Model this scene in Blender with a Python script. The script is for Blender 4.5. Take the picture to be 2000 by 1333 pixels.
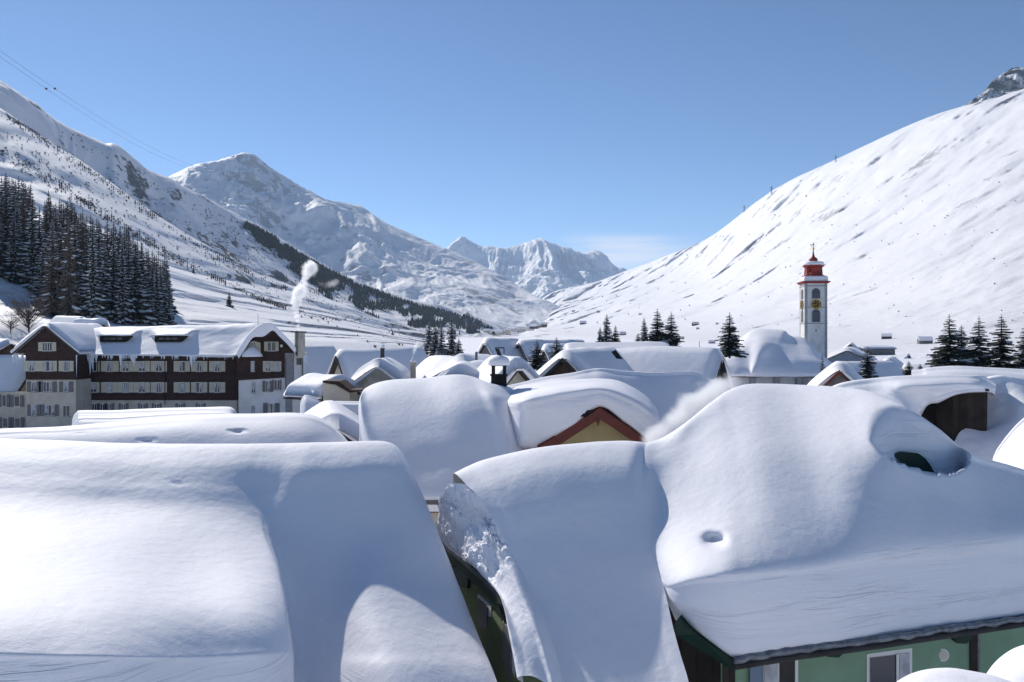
import bpy, math, random
import numpy as np
R = math.radians
sc = bpy.context.scene
for o in list(bpy.data.objects): bpy.data.objects.remove(o)
col = sc.collection

# ------------------------------------------------------------------ camera, sky, sun, exposure
F = 1556.0; CX = 1000.0; CY = 660.0; H0 = 14.0
cam = bpy.data.cameras.new('camera'); camo = bpy.data.objects.new('camera', cam); col.objects.link(camo)
cam.sensor_width = 36; cam.lens = F*36/2000; cam.shift_y = -(666.5-CY)/2000
camo.location = (0, 0, H0); camo.rotation_euler = (R(90), 0, 0)
cam.clip_start = 0.1; cam.clip_end = 40000
sc.camera = camo
AZ, EL = 35.0, 34.5          # the sun stands AZ degrees left of the view, EL above the horizon
SUN = (-math.sin(R(AZ))*math.cos(R(EL)), math.cos(R(AZ))*math.cos(R(EL)), math.sin(R(EL)))
w = bpy.data.worlds.new('World'); sc.world = w; w.use_nodes = True
nt = w.node_tree; bg = nt.nodes['Background']
sky = nt.nodes.new('ShaderNodeTexSky'); sky.sky_type = 'NISHITA'; sky.sun_disc = False
sky.sun_elevation = R(EL); sky.sun_rotation = R(-AZ); sky.altitude = 3000
sky.air_density = 1.0; sky.dust_density = 0.3; sky.ozone_density = 3.5
tc = nt.nodes.new('ShaderNodeTexCoord'); mp = nt.nodes.new('ShaderNodeMapping')
mp.inputs['Scale'].default_value = (1.2, 1.2, 16)
nz = nt.nodes.new('ShaderNodeTexNoise'); nz.inputs['Scale'].default_value = 2.6; nz.inputs['Detail'].default_value = 5
sx = nt.nodes.new('ShaderNodeSeparateXYZ')
def nmath(t, op, a=None, b=None, c=None):
    n = t.nodes.new('ShaderNodeMath'); n.operation = op
    for i, v in enumerate((a, b, c)):
        if v is None: continue
        if isinstance(v, (int, float)): n.inputs[i].default_value = v
        else: t.links.new(v, n.inputs[i])
    return n.outputs[0]
def mrange(t, v, a, b, c=0.0, d=1.0):
    n = t.nodes.new('ShaderNodeMapRange'); n.interpolation_type = 'SMOOTHSTEP'
    t.links.new(v, n.inputs[0])
    for i, q in enumerate((a, b, c, d)): n.inputs[i+1].default_value = q
    return n.outputs[0]
nt.links.new(tc.outputs['Generated'], mp.inputs[0]); nt.links.new(mp.outputs[0], nz.inputs['Vector'])
nt.links.new(tc.outputs['Generated'], sx.inputs[0])
band = nmath(nt, 'MULTIPLY', mrange(nt, sx.outputs['Z'], 0.135, 0.115), mrange(nt, sx.outputs['Z'], 0.0, 0.07))
side = nmath(nt, 'MULTIPLY', mrange(nt, sx.outputs['X'], 0.04, 0.12), mrange(nt, sx.outputs['X'], 0.26, 0.15))
cm = nmath(nt, 'MULTIPLY', nmath(nt, 'MULTIPLY', band, side), mrange(nt, nz.outputs[0], 0.36, 0.62))
cm = nmath(nt, 'MULTIPLY', cm, 0.75)
mx = nt.nodes.new('ShaderNodeMix'); mx.data_type = 'RGBA'
nt.links.new(cm, mx.inputs[0]); hs = nt.nodes.new('ShaderNodeHueSaturation'); hs.inputs['Saturation'].default_value = 1.06; nt.links.new(sky.outputs[0], hs.inputs['Color']); nt.links.new(hs.outputs[0], mx.inputs[6]); mx.inputs[7].default_value = (7.2, 7.4, 8.2, 1)
nt.links.new(mx.outputs[2], bg.inputs[0]); bg.inputs[1].default_value = 0.097
sl = bpy.data.lights.new('sun', 'SUN'); so = bpy.data.objects.new('sun', sl); col.objects.link(so)
sl.energy = 4.15; sl.angle = R(0.53); sl.color = (1.0, 0.955, 0.885)
so.rotation_euler = (R(90-EL), 0, R(AZ)+math.pi*0)     # fixed below from the direction vector
import mathutils
so.rotation_euler = mathutils.Vector(SUN).to_track_quat('Z', 'Y').to_euler()
sc.cycles.volume_bounces = 4
sc.view_settings.view_transform = 'Standard'; sc.view_settings.look = 'None'
sc.view_settings.exposure = 0.22; sc.view_settings.gamma = 1.0

# ------------------------------------------------------------------ noise
def _h(i, j, k, seed):
    n = (i.astype(np.int64)*374761393 + j.astype(np.int64)*668265263 + k.astype(np.int64)*2147483647 + seed*144665) & 0xffffffff
    n = ((n ^ (n >> 13))*1274126177) & 0xffffffff
    n = ((n ^ (n >> 16))*2246822519) & 0xffffffff
    return ((n ^ (n >> 15)) & 0xffff)/65535.0
def vn(x, y, z, seed=0):
    xi, yi, zi = np.floor(x), np.floor(y), np.floor(z)
    fx, fy, fz = x-xi, y-yi, z-zi
    fx, fy, fz = [q*q*q*(q*(q*6-15)+10) for q in (fx, fy, fz)]
    out = 0
    for a in (0, 1):
        for b in (0, 1):
            for c in (0, 1):
                out = out + _h(xi+a, yi+b, zi+c, seed)*(fx if a else 1-fx)*(fy if b else 1-fy)*(fz if c else 1-fz)
    return out*2-1
def fbm(x, y, z, o=4, seed=0, g=0.5):
    s = 0; a = 1; t = 0
    for i in range(o):
        s = s+a*vn(x*2**i+i*7.3, y*2**i+i*3.1, z*2**i, seed+i); t += a; a *= g
    return s/t
def ridged(x, y, z, o=5, seed=0, g=0.5):
    s = 0; a = 1; t = 0
    for i in range(o):
        s = s+a*(1-2*np.abs(vn(x*2**i+i*5.7, y*2**i, z*2**i+i*2.9, seed+i))); t += a; a *= g
    return s/t

# ------------------------------------------------------------------ materials
def mat(name, rgb, rough=0.8, noise=None, bump=None, spec=0.3, metal=0.0, strips=None):
    """noise=(scale, amount): mottled colour;  bump=(scale, distance);  strips=(axis, per metre, amount): boards"""
    m = bpy.data.materials.new(name); m.use_nodes = True
    t = m.node_tree; b = t.nodes['Principled BSDF']
    b.inputs['Base Color'].default_value = (*rgb, 1); b.inputs['Roughness'].default_value = rough
    b.inputs['Specular IOR Level'].default_value = spec; b.inputs['Metallic'].default_value = metal
    tcn = t.nodes.new('ShaderNodeTexCoord'); g = t.nodes.new('ShaderNodeNewGeometry')
    src = None
    if noise:
        n = t.nodes.new('ShaderNodeTexNoise'); n.inputs['Scale'].default_value = noise[0]; n.inputs['Detail'].default_value = 6
        t.links.new(g.outputs['Position'], n.inputs['Vector'])
        src = mrange(t, n.outputs[0], 0.3, 0.7, 1-noise[1], 1+noise[1]*0.5)
    if strips:
        s = t.nodes.new('ShaderNodeSeparateXYZ'); t.links.new(g.outputs['Position'], s.inputs[0])
        f = nmath(t, 'FRACT', nmath(t, 'MULTIPLY', s.outputs[strips[0]], strips[1]))
        k = mrange(t, f, 0.0, 0.14, 1-strips[2], 1.0)
        fl = nmath(t, 'FLOOR', nmath(t, 'MULTIPLY', s.outputs[strips[0]], strips[1]))
        wn = t.nodes.new('ShaderNodeTexWhiteNoise'); wn.noise_dimensions = '1D'; t.links.new(fl, wn.inputs['W'])
        k = nmath(t, 'MULTIPLY', k, mrange(t, wn.outputs[0], 0, 1, 1-strips[2]*0.5, 1.1))
        src = nmath(t, 'MULTIPLY', src, k) if src is not None else k
    if src is not None:
        v = t.nodes.new('ShaderNodeVectorMath'); v.operation = 'SCALE'
        v.inputs[0].default_value = rgb; t.links.new(src, v.inputs['Scale']); t.links.new(v.outputs[0], b.inputs['Base Color'])
    if bump:
        n = t.nodes.new('ShaderNodeTexNoise'); n.inputs['Scale'].default_value = bump[0]; n.inputs['Detail'].default_value = 5
        t.links.new(g.outputs['Position'], n.inputs['Vector'])
        bu = t.nodes.new('ShaderNodeBump'); bu.inputs['Distance'].default_value = bump[1]; bu.inputs['Strength'].default_value = 1
        t.links.new(n.outputs[0], bu.inputs['Height']); t.links.new(bu.outputs[0], b.inputs['Normal'])
    return m
SNOWC = (0.862, 0.852, 0.885)
def snow_mat(name, strata=0.0, ripple=0.013, rscale=5.0, fine=0.0035):
    m = bpy.data.materials.new(name); m.use_nodes = True
    t = m.node_tree; b = t.nodes['Principled BSDF']
    b.inputs['Roughness'].default_value = 0.65; b.inputs['Specular IOR Level'].default_value = 0.25
    g = t.nodes.new('ShaderNodeNewGeometry')
    n0 = t.nodes.new('ShaderNodeTexNoise'); n0.inputs['Scale'].default_value = 0.7; n0.inputs['Detail'].default_value = 3
    t.links.new(g.outputs['Position'], n0.inputs['Vector'])
    v = t.nodes.new('ShaderNodeVectorMath'); v.operation = 'SCALE'; v.inputs[0].default_value = SNOWC
    s = t.nodes.new('ShaderNodeSeparateXYZ'); t.links.new(g.outputs['True Normal'], s.inputs[0])
    steep = mrange(t, nmath(t, 'ABSOLUTE', s.outputs['Z']), 0.55, 0.3)
    cs = mrange(t, n0.outputs[0], 0.3, 0.7, 0.985, 1.0)
    mp = t.nodes.new('ShaderNodeMapping'); mp.inputs['Scale'].default_value = (1, 1, 1)
    t.links.new(g.outputs['Position'], mp.inputs[0])
    n1 = t.nodes.new('ShaderNodeTexNoise'); n1.inputs['Scale'].default_value = rscale; n1.inputs['Detail'].default_value = 4
    t.links.new(mp.outputs[0], n1.inputs['Vector'])
    n2 = t.nodes.new('ShaderNodeTexNoise'); n2.inputs['Scale'].default_value = 45; n2.inputs['Detail'].default_value = 3
    t.links.new(g.outputs['Position'], n2.inputs['Vector'])
    h = nmath(t, 'ADD', nmath(t, 'MULTIPLY', n1.outputs[0], ripple), nmath(t, 'MULTIPLY', n2.outputs[0], fine))
    if strata:      # layers of old snowfalls laid bare on the cut edges
        ms = t.nodes.new('ShaderNodeMapping'); ms.inputs['Scale'].default_value = (0.35, 0.35, 5.0)
        t.links.new(g.outputs['Position'], ms.inputs[0])
        n3 = t.nodes.new('ShaderNodeTexNoise'); n3.inputs['Scale'].default_value = 1.6; n3.inputs['Detail'].default_value = 4; n3.inputs['Distortion'].default_value = 0.6
        t.links.new(ms.outputs[0], n3.inputs['Vector'])
        lay = nmath(t, 'ABSOLUTE', nmath(t, 'SUBTRACT', n3.outputs[0], 0.5))
        lay = mrange(t, lay, 0.0, 0.11)
        n4 = t.nodes.new('ShaderNodeTexNoise'); n4.inputs['Scale'].default_value = 0.8; n4.inputs['Detail'].default_value = 3
        t.links.new(ms.outputs[0], n4.inputs['Vector'])
        steep = nmath(t, 'MULTIPLY', steep, mrange(t, n4.outputs[0], 0.42, 0.62, 0.1, 1.0))
        h = nmath(t, 'ADD', h, nmath(t, 'MULTIPLY', nmath(t, 'MULTIPLY', lay, steep), strata))
        cs = nmath(t, 'MULTIPLY', cs, nmath(t, 'SUBTRACT', 1.0, nmath(t, 'MULTIPLY', nmath(t, 'SUBTRACT', 1.0, lay), nmath(t, 'MULTIPLY', steep, 0.03))))
    t.links.new(cs, v.inputs['Scale']); t.links.new(v.outputs[0], b.inputs['Base Color'])
    bu = t.nodes.new('ShaderNodeBump'); bu.inputs['Distance'].default_value = 1.0; bu.inputs['Strength'].default_value = 1.0
    t.links.new(h, bu.inputs['Height']); t.links.new(bu.outputs[0], b.inputs['Normal'])
    return m
def mountain_mat(name, rock, L, rockc=(0.10, 0.095, 0.10), thr=0.60, steepthr=0.8):
    """snow with rock showing through where it is steep or wind-blown; L = size of the patches in metres"""
    m = bpy.data.materials.new(name); m.use_nodes = True
    t = m.node_tree; b = t.nodes['Principled BSDF']
    b.inputs['Roughness'].default_value = 0.7; b.inputs['Specular IOR Level'].default_value = 0.15
    g = t.nodes.new('ShaderNodeNewGeometry'); s = t.nodes.new('ShaderNodeSeparateXYZ'); t.links.new(g.outputs['Normal'], s.inputs[0])
    def N(sc_, det, dist=0.0):
        n = t.nodes.new('ShaderNodeTexNoise'); n.inputs['Scale'].default_value = sc_; n.inputs['Detail'].default_value = det
        n.inputs['Distortion'].default_value = dist; t.links.new(g.outputs['Position'], n.inputs['Vector']); return n.outputs[0]
    big = N(1/(L*6), 4); mid = N(1/L, 7, 0.4)
    steep = mrange(t, s.outputs['Z'], steepthr+0.12, steepthr-0.2)
    k = nmath(t, 'ADD', nmath(t, 'MULTIPLY', big, 0.9), nmath(t, 'ADD', nmath(t, 'MULTIPLY', mid, 0.6), nmath(t, 'MULTIPLY', steep, 0.12)))
    k = mrange(t, k, thr+0.22, thr+0.30, 0.0, rock)
    mxn = t.nodes.new('ShaderNodeMix'); mxn.data_type = 'RGBA'
    mxn.inputs[6].default_value = (0.77, 0.762, 0.78, 1); mxn.inputs[7].default_value = (*rockc, 1)
    t.links.new(k, mxn.inputs[0]); t.links.new(mxn.outputs[2], b.inputs['Base Color'])
    bu = t.nodes.new('ShaderNodeBump'); bu.inputs['Distance'].default_value = L*0.05; bu.inputs['Strength'].default_value = 0.7
    t.links.new(N(3/L, 8), bu.inputs['Height']); t.links.new(bu.outputs[0], b.inputs['Normal'])
    return m
M = {}
M['snow'] = snow_mat('snow', 0.012)
M['snow_far'] = snow_mat('snow_far', 0.0, 0.03, 1.5, 0.0)
M['snow_rough'] = snow_mat('snow_rough', 0.0, 0.06, 9.0, 0.02)
M['brown'] = mat('dark_brown_shingle', (0.045, 0.024, 0.020), 0.8, (2, 0.3), (8, 0.02), strips=(2, 3.0, 0.25))
M['cream'] = mat('cream_plaster', (0.52, 0.48, 0.40), 0.85, (0.8, 0.15), (12, 0.01))
M['white'] = mat('white_plaster', (0.66, 0.65, 0.64), 0.85, (0.6, 0.12), (12, 0.01))
M['stain'] = mat('stained_plaster', (0.50, 0.46, 0.39), 0.85, (0.9, 0.35), (9, 0.01))
M['shut_cream'] = mat('cream_shutter', (0.50, 0.46, 0.36), 0.6, None, None, strips=(2, 14, 0.25))
M['shut_grey'] = mat('grey_shutter', (0.16, 0.15, 0.155), 0.6, None, None, strips=(2, 14, 0.3))
M['frame'] = mat('painted_window_frame', (0.68, 0.67, 0.64), 0.5)
M['glass'] = mat('dark_window_glass', (0.03, 0.035, 0.05), 0.12, spec=0.6)
M['curtain'] = mat('white_curtain', (0.45, 0.46, 0.48), 0.9, (4, 0.3))
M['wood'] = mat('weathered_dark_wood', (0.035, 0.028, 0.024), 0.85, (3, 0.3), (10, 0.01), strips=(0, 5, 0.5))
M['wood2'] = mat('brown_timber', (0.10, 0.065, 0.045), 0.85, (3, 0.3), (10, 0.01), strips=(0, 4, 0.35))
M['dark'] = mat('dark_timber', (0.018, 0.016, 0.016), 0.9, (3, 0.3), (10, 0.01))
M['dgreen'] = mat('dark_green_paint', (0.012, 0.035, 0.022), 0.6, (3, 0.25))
M['green'] = mat('green_plaster', (0.20, 0.31, 0.205), 0.9, (1.0, 0.12), (30, 0.006))
M['olive'] = mat('olive_plaster', (0.17, 0.20, 0.10), 0.9, (1.0, 0.15), (30, 0.008))
M['yellow'] = mat('yellow_plaster', (0.46, 0.38, 0.19), 0.9, (1.5, 0.10), (20, 0.006))
M['red'] = mat('dark_red_paint', (0.15, 0.034, 0.024), 0.55, (3, 0.2))
M['redroof'] = mat('red_copper_paint', (0.30, 0.035, 0.025), 0.5, (1.5, 0.2))
M['blue'] = mat('grey_blue_wall', (0.16, 0.20, 0.27), 0.85, (1.0, 0.15))
M['grey'] = mat('grey_wall', (0.20, 0.19, 0.18), 0.85, (1.0, 0.25))
M['stone'] = mat('grey_pilaster', (0.34, 0.34, 0.35), 0.85, (1.5, 0.15), (15, 0.01))
M['slate'] = mat('dark_roof_slab', (0.05, 0.045, 0.045), 0.8, (2, 0.3))
M['metal'] = mat('grey_metal', (0.12, 0.12, 0.125), 0.5, metal=0.6)
M['gold'] = mat('gilded_metal', (0.75, 0.48, 0.10), 0.35, metal=0.6)
M['black'] = mat('black_dial', (0.03, 0.02, 0.018), 0.6)
M['louvre'] = mat('grey_louvre', (0.10, 0.11, 0.12), 0.7, strips=(2, 4, 0.4))
M['ice'] = mat('icicle', (0.62, 0.70, 0.78), 0.2, (3, 0.15), spec=0.6)
M['needle'] = mat('spruce_needles', (0.060, 0.070, 0.058), 0.9, (0.9, 0.4))
M['twig'] = mat('bare_larch_twigs', (0.16, 0.125, 0.105), 0.9, (0.9, 0.35))
M['scrub'] = mat('scrub', (0.13, 0.105, 0.09), 0.9, (0.9, 0.35))
M['bark'] = mat('bark', (0.065, 0.048, 0.038), 0.95, (3, 0.3))
M['darkneedle'] = mat('distant_conifers', (0.030, 0.040, 0.036), 0.95)
M['dark_ice'] = mat('grey_ice', (0.16, 0.17, 0.19), 0.25, (6, 0.5), (20, 0.01), spec=0.6)
M['cable'] = mat('cable', (0.08, 0.08, 0.09), 0.6)

# ------------------------------------------------------------------ objects
def tag(o, label=None, cat=None, group=None, kind=None):
    if label: o['label'] = label
    if cat: o['category'] = cat
    if group: o['group'] = group
    if kind: o['kind'] = kind
    return o
def empty(name, loc, label, cat, group=None, rz=0.0):
    o = bpy.data.objects.new(name, None); col.objects.link(o); o.location = loc; o.rotation_euler = (0, 0, rz)
    o.empty_display_size = 0.5
    return tag(o, label, cat, group)
def mesh_obj(name, V, Fc, m, parent=None, smooth=False, local=False, mats=None, midx=None):
    me = bpy.data.meshes.new(name)
    V = np.asarray(V, dtype=float)
    if parent is not None and not local:
        q = parent; off = np.zeros(3)
        while q is not None: off += np.array(q.location); q = q.parent
        V = V-off
    me.from_pydata(V.tolist(), [], [tuple(f) for f in Fc])
    for mm in (mats or [m]): me.materials.append(mm)
    if midx is not None: me.polygons.foreach_set('material_index', np.asarray(midx, dtype=np.int32))
    if smooth: me.polygons.foreach_set('use_smooth', np.ones(len(me.polygons), dtype=bool))
    me.update()
    o = bpy.data.objects.new(name, me); col.objects.link(o)
    if parent is not None: o.parent = parent
    return o
class MB:
    def __init__(s): s.v = []; s.f = []
    def poly(s, pts):
        n = len(s.v); s.v += [tuple(p) for p in pts]; s.f.append(tuple(range(n, n+len(pts))))
    def box(s, x0, x1, y0, y1, z0, z1):
        n = len(s.v)
        s.v += [(x, y, z) for z in (z0, z1) for y in (y0, y1) for x in (x0, x1)]
        for q in ((0, 2, 3, 1), (4, 5, 7, 6), (0, 1, 5, 4), (2, 6, 7, 3), (0, 4, 6, 2), (1, 3, 7, 5)): s.f.append(tuple(n+i for i in q))
    def prism(s, pts, d):
        """pts: 3-D polygon, d: extrusion vector"""
        n = len(s.v); k = len(pts)
        s.v += [tuple(p) for p in pts]+[tuple(np.array(p)+np.array(d)) for p in pts]
        s.f.append(tuple(range(n, n+k))); s.f.append(tuple(range(n+2*k-1, n+k-1, -1)))
        for i in range(k):
            j = (i+1) % k; s.f.append((n+j, n+i, n+k+i, n+k+j))
    def tube(s, pts, r, k=6):
        pts = [np.array(p, float) for p in pts]
        if isinstance(r, (int, float)): r = [r]*len(pts)
        n = len(s.v)
        for i, p in enumerate(pts):
            d = pts[min(i+1, len(pts)-1)]-pts[max(i-1, 0)]; d /= np.linalg.norm(d)+1e-9
            a = np.cross(d, (0, 0, 1.0)); 
            if np.linalg.norm(a) < 1e-3: a = np.array((1.0, 0, 0))
            a /= np.linalg.norm(a); b = np.cross(d, a)
            for j in range(k):
                t = 2*math.pi*j/k; s.v.append(tuple(p+r[i]*(math.cos(t)*a+math.sin(t)*b)))
        for i in range(len(pts)-1):
            for j in range(k):
                j2 = (j+1) % k; s.f.append((n+i*k+j, n+i*k+j2, n+(i+1)*k+j2, n+(i+1)*k+j))
        s.f.append(tuple(n+j for j in reversed(range(k)))); s.f.append(tuple(n+(len(pts)-1)*k+j for j in range(k)))
    def lathe(s, prof, c=(0, 0, 0), k=16):
        n = len(s.v)
        for r, z in prof:
            for j in range(k):
                t = 2*math.pi*(j+0.5)/k; s.v.append((c[0]+r*math.cos(t), c[1]+r*math.sin(t), c[2]+z))
        for i in range(len(prof)-1):
            for j in range(k):
                j2 = (j+1) % k; s.f.append((n+i*k+j, n+i*k+j2, n+(i+1)*k+j2, n+(i+1)*k+j))
        s.f.append(tuple(n+j for j in reversed(range(k)))); s.f.append(tuple(n+(len(prof)-1)*k+j for j in range(k)))
    def build(s, name, m, parent=None, smooth=False, local=False): return mesh_obj(name, s.v, s.f, m, parent, smooth, local)
def P(px, py, D): return ((px-CX)/F*D, D, H0+(CY-py)/F*D)

def cr(A, n):
    """Catmull-Rom through A (k, ...) with n samples per span"""
    A = np.asarray(A, float); k = len(A); out = []
    E = np.concatenate([2*A[:1]-A[1:2], A, 2*A[-1:]-A[-2:-1]])
    ns = n if isinstance(n, (list, tuple)) else [n]*(k-1)
    for i in range(k-1):
        p0, p1, p2, p3 = E[i], E[i+1], E[i+2], E[i+3]
        for q in range(ns[i]):
            t = q/ns[i]
            out.append(0.5*((2*p1)+(-p0+p2)*t+(2*p0-5*p1+4*p2-p3)*t*t+(-p0+3*p1-3*p2+p3)*t**3))
    out.append(A[-1]); return np.array(out)
def world(G):
    px, py, D = G[..., 0], G[..., 1], G[..., 2]
    return np.stack([(px-CX)/F*D, D, H0+(CY-py)/F*D], -1)
def unworld(Wd):
    D = Wd[..., 1]; return np.stack([Wd[..., 0]/D*F+CX, CY-(Wd[..., 2]-H0)/D*F, D], -1)
def grid_faces(nu, nv):
    i = np.arange(nu-1)[:, None]*nv+np.arange(nv-1)[None, :]
    return np.stack([i, i+1, i+nv+1, i+nv], -1).reshape(-1, 4)
def column(crest, rows, back=(1.2, 0.5, 3.0, 3.0)):
    """profile of a roof's snow: crest (px, py, D); rows (px, py, slope): fall per metre towards the viewer (None = plumb)"""
    px, py, D = crest; h = (py-CY)/F*D; X = (px-CX)/F
    out = []
    for dd, dh in ((back[2], back[3]), (back[0], back[1])):
        out.append((px, CY+(h+dh)/(D+dd)*F, D+dd))
    out.append((px, py, D))
    for (x, y, s) in rows:
        if s is None: D2 = D; 
        else: D2 = (h+s*D)/((y-CY)/F+s)
        D = D2; h = (y-CY)/F*D; out.append((x, y, D))
    return out
def column_to(crest, rows, lip, Dlip, back=(1.2, 0.5, 3.0, 3.0)):
    """column whose row number `lip` (0 = first after the crest) lies at distance Dlip"""
    lo, hi = Dlip*0.9, Dlip*2.2
    for _ in range(40):
        m_ = (lo+hi)/2
        if column((crest[0], crest[1], m_), rows, back)[3+lip][2] > Dlip: hi = m_
        else: lo = m_
    return column((crest[0], crest[1], m_), rows, back)
def loft(cols, nu=12, nv=10, amp=0.02, scale=1.0, seed=1, push=None, oct=3, cols3=None):
    G = np.array(cols, float); G[..., 2] = np.log(G[..., 2])
    G = cr(G, nu); G = np.swapaxes(cr(np.swapaxes(G, 0, 1), nv), 0, 1)
    G[..., 2] = np.exp(G[..., 2])
    if push: G[..., 2] += push(G[..., 0], G[..., 1], G[..., 2])
    Wd = world(G)
    n = fbm(Wd[..., 0]*scale, Wd[..., 1]*scale, Wd[..., 2]*scale, oct, seed)
    Nn = np.cross(np.gradient(Wd, axis=0), np.gradient(Wd, axis=1)); Nn /= np.linalg.norm(Nn, axis=-1, keepdims=True)+1e-9
    Nn[Nn[..., 2] < 0] *= 1
    Wd = Wd+Nn*(amp*n)[..., None]
    return Wd
def grid_obj(name, Wd, m, parent=None, smooth=True, flip=False):
    nu, nv = Wd.shape[:2]; f = grid_faces(nu, nv)
    if flip: f = f[:, ::-1]
    return mesh_obj(name, Wd.reshape(-1, 3), f.tolist(), m, parent, smooth)
SURF = {}
def on_surface(key, px, py):
    S = SURF[key]; d = (S[..., 0]-px)**2+(S[..., 1]-py)**2; i = np.argmin(d)
    return world(S.reshape(-1, 3)[i])

# ------------------------------------------------------------------ ground
GD = [0, 100, 200, 320, 700, 1000, 1800, 3000, 10400]; GZ = [0, 0, 3, 7, 9.5, 10.5, 16.5, 20, 28]
def ground_z(D): return float(np.interp(D, GD, GZ))
xs = np.sign(np.linspace(-1, 1, 141))*np.abs(np.linspace(-1, 1, 141))**2.5*8500
ys = np.concatenate([[-150], np.linspace(-60, 200, 60), np.geomspace(206, 10400, 70)])
gx, gy = np.meshgrid(xs, ys, indexing='ij')
gz = np.interp(gy, GD, GZ)+0.35*fbm(gx/9, gy/9, gx*0, 3, 5)
g = grid_obj('ground', np.stack([gx, gy, gz], -1), M['snow_far'], flip=True)
tag(g, kind='structure')

# ------------------------------------------------------------------ mountains
def mountain(key, name, cols, m, nu, nv, amp, L, seed, rid=True, sky_amp=1.0, streak=None, back=0.12, aniso=(1, 1, 1), disp=None):
    full = []
    for px, rows in cols:
        r = [(px, py, D) for py, D in rows]
        py, D = rows[-1]; h = (CY-py)/F*D
        r.append((px, CY-(h-D*back*0.8)/(D*(1+back))*F, D*(1+back)))
        full.append(r)
    G = np.array(full, float); G[..., 2] = np.log(G[..., 2])
    # fine parameters
    G = cr(G, nu); G = np.swapaxes(cr(np.swapaxes(G, 0, 1), nv), 0, 1); G[..., 2] = np.exp(G[..., 2])
    Wd = world(G); x, y, z = [Wd[..., i]/L for i in range(3)]
    x, y, z = x*aniso[0], y*aniso[1], z*aniso[2]
    n = (0.65*ridged(x, y, z, 6, seed)+0.35*fbm(x*0.4, y*0.4, z*0.4, 4, seed+9)) if rid else fbm(x, y, z, 6, seed)
    U = np.linspace(0, 1, G.shape[0])[:, None]*np.ones((1, G.shape[1])); Vv = np.ones((G.shape[0], 1))*np.linspace(0, 1, G.shape[1])[None, :]
    foot = np.clip(Vv/0.10, 0, 1)
    G[..., 2] *= 1+amp*n*foot
    if streak is not None: G[..., 2] *= 1+streak(U, Vv)*np.clip((Vv-.14)/.22, 0, 1)
    if disp:
        am, Ld, ang, st = disp; Wq = world(G); X, Y = Wq[..., 0], Wq[..., 1]
        wx = fbm(X/Ld, Y/Ld, X*0, 3, seed+20)*.45
        a_, b_ = (X*math.cos(ang)+Y*math.sin(ang))/Ld+wx, (-X*math.sin(ang)+Y*math.cos(ang))/(Ld*st)+wx
        q = .8*ridged(a_, b_, X*0, 7, seed+30, .62)+.5*fbm(a_*.5, b_*.6, X*0, 3, seed+35)
        Nn = np.cross(np.gradient(Wq, axis=0), np.gradient(Wq, axis=1)); Nn /= np.linalg.norm(Nn, axis=-1, keepdims=True)+1e-9
        Nn *= np.sign(Nn[..., 2:3]+1e-9)
        tp = foot*(1-.75*np.clip((Vv-.72)/.12, 0, 1))*(1-(.7*np.clip((U-.45)/.4, 0, 1) if key == 'peak' else 0))
        Wq = Wq+Nn*(am*q*tp)[..., None]; G = unworld(Wq)
    G[..., 1] -= sky_amp*fbm(x*4, y*4, z*4, 3, seed+3)*np.clip((Vv-0.6)*3, 0, 1)
    SURF[key] = G
    o = grid_obj(name, world(G), m, flip=False); tag(o, kind='structure'); return o
Z = lambda a: list(a)
# sunlit slope on the right
def st_right(U, V):
    a = fbm(U*9+V*3, V*26-U*20, U*0, 4, 31); b = fbm(U*30+V*9, V*60-U*50, U*0, 3, 32)
    return 0.030*a+0.006*b
mountain('right', 'mountain_slope', [
    (940, [(676, 1500), (672, 1900), (670, 2300), (668, 2900), (666, 3500), (664, 4200), (662, 5000)]),
    (1000, [(674, 1500), (664, 1900), (660, 2300), (657, 2900), (652, 3500), (640, 4300), (622, 5000)]),
    (1045, [(672, 1500), (656, 1850), (650, 2300), (642, 2900), (630, 3600), (614, 4300), (598, 5000)]),
    (1090, [(672, 1400), (655, 1700), (648, 2150), (636, 2800), (612, 3500), (592, 4300), (574, 5100)]),
    (1150, [(675, 1150), (660, 1350), (650, 1800), (632, 2500), (603, 3300), (580, 4200), (562, 5000)]),
    (1220, [(680, 850), (663, 1050), (650, 1500), (625, 2200), (590, 3000), (560, 3900), (537, 4800)]),
    (1300, [(684, 700), (666, 850), (650, 1250), (620, 1850), (580, 2600), (543, 3400), (505, 4300)]),
    (1390, [(688, 580), (668, 700), (650, 1000), (615, 1500), (570, 2100), (520, 2800), (464, 3700)]),
    (1510, [(692, 460), (670, 560), (650, 800), (600, 1200), (530, 1700), (450, 2300), (374, 3000)]),
    (1640, [(696, 390), (674, 460), (650, 650), (590, 950), (500, 1350), (400, 1850), (310, 2500)]),
    (1820, [(702, 330), (678, 380), (650, 520), (570, 750), (460, 1100), (340, 1500), (228, 2050)]),
    (2000, [(708, 280), (682, 320), (650, 450), (550, 650), (420, 950), (290, 1300), (174, 1750)]),
    (2300, [(712, 270), (686, 300), (650, 400), (530, 560), (370, 820), (200, 1150), (60, 1550)])],
    mountain_mat('right_slope_snow', 0.5, 22, (0.16, 0.15, 0.15), 0.695, 0.75), 40, 44, 0.030, 260, 11, True, 1.0, st_right)
mountain('crag', 'rocky_summit', [
    (px, [(py+160, 2500), (py+100, 2700), (py+50, 2900), (py, 3100)]) for px, py in
    ((1860, 225), (1890, 208), (1915, 190), (1940, 165), (1965, 146), (1985, 137), (2010, 135), (2060, 100), (2120, 130))],
    mountain_mat('summit_rock', 1.0, 25, (0.13, 0.13, 0.145), 0.56, 0.9), 14, 24, 0.09, 110, 41, True, 16.0)
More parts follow.
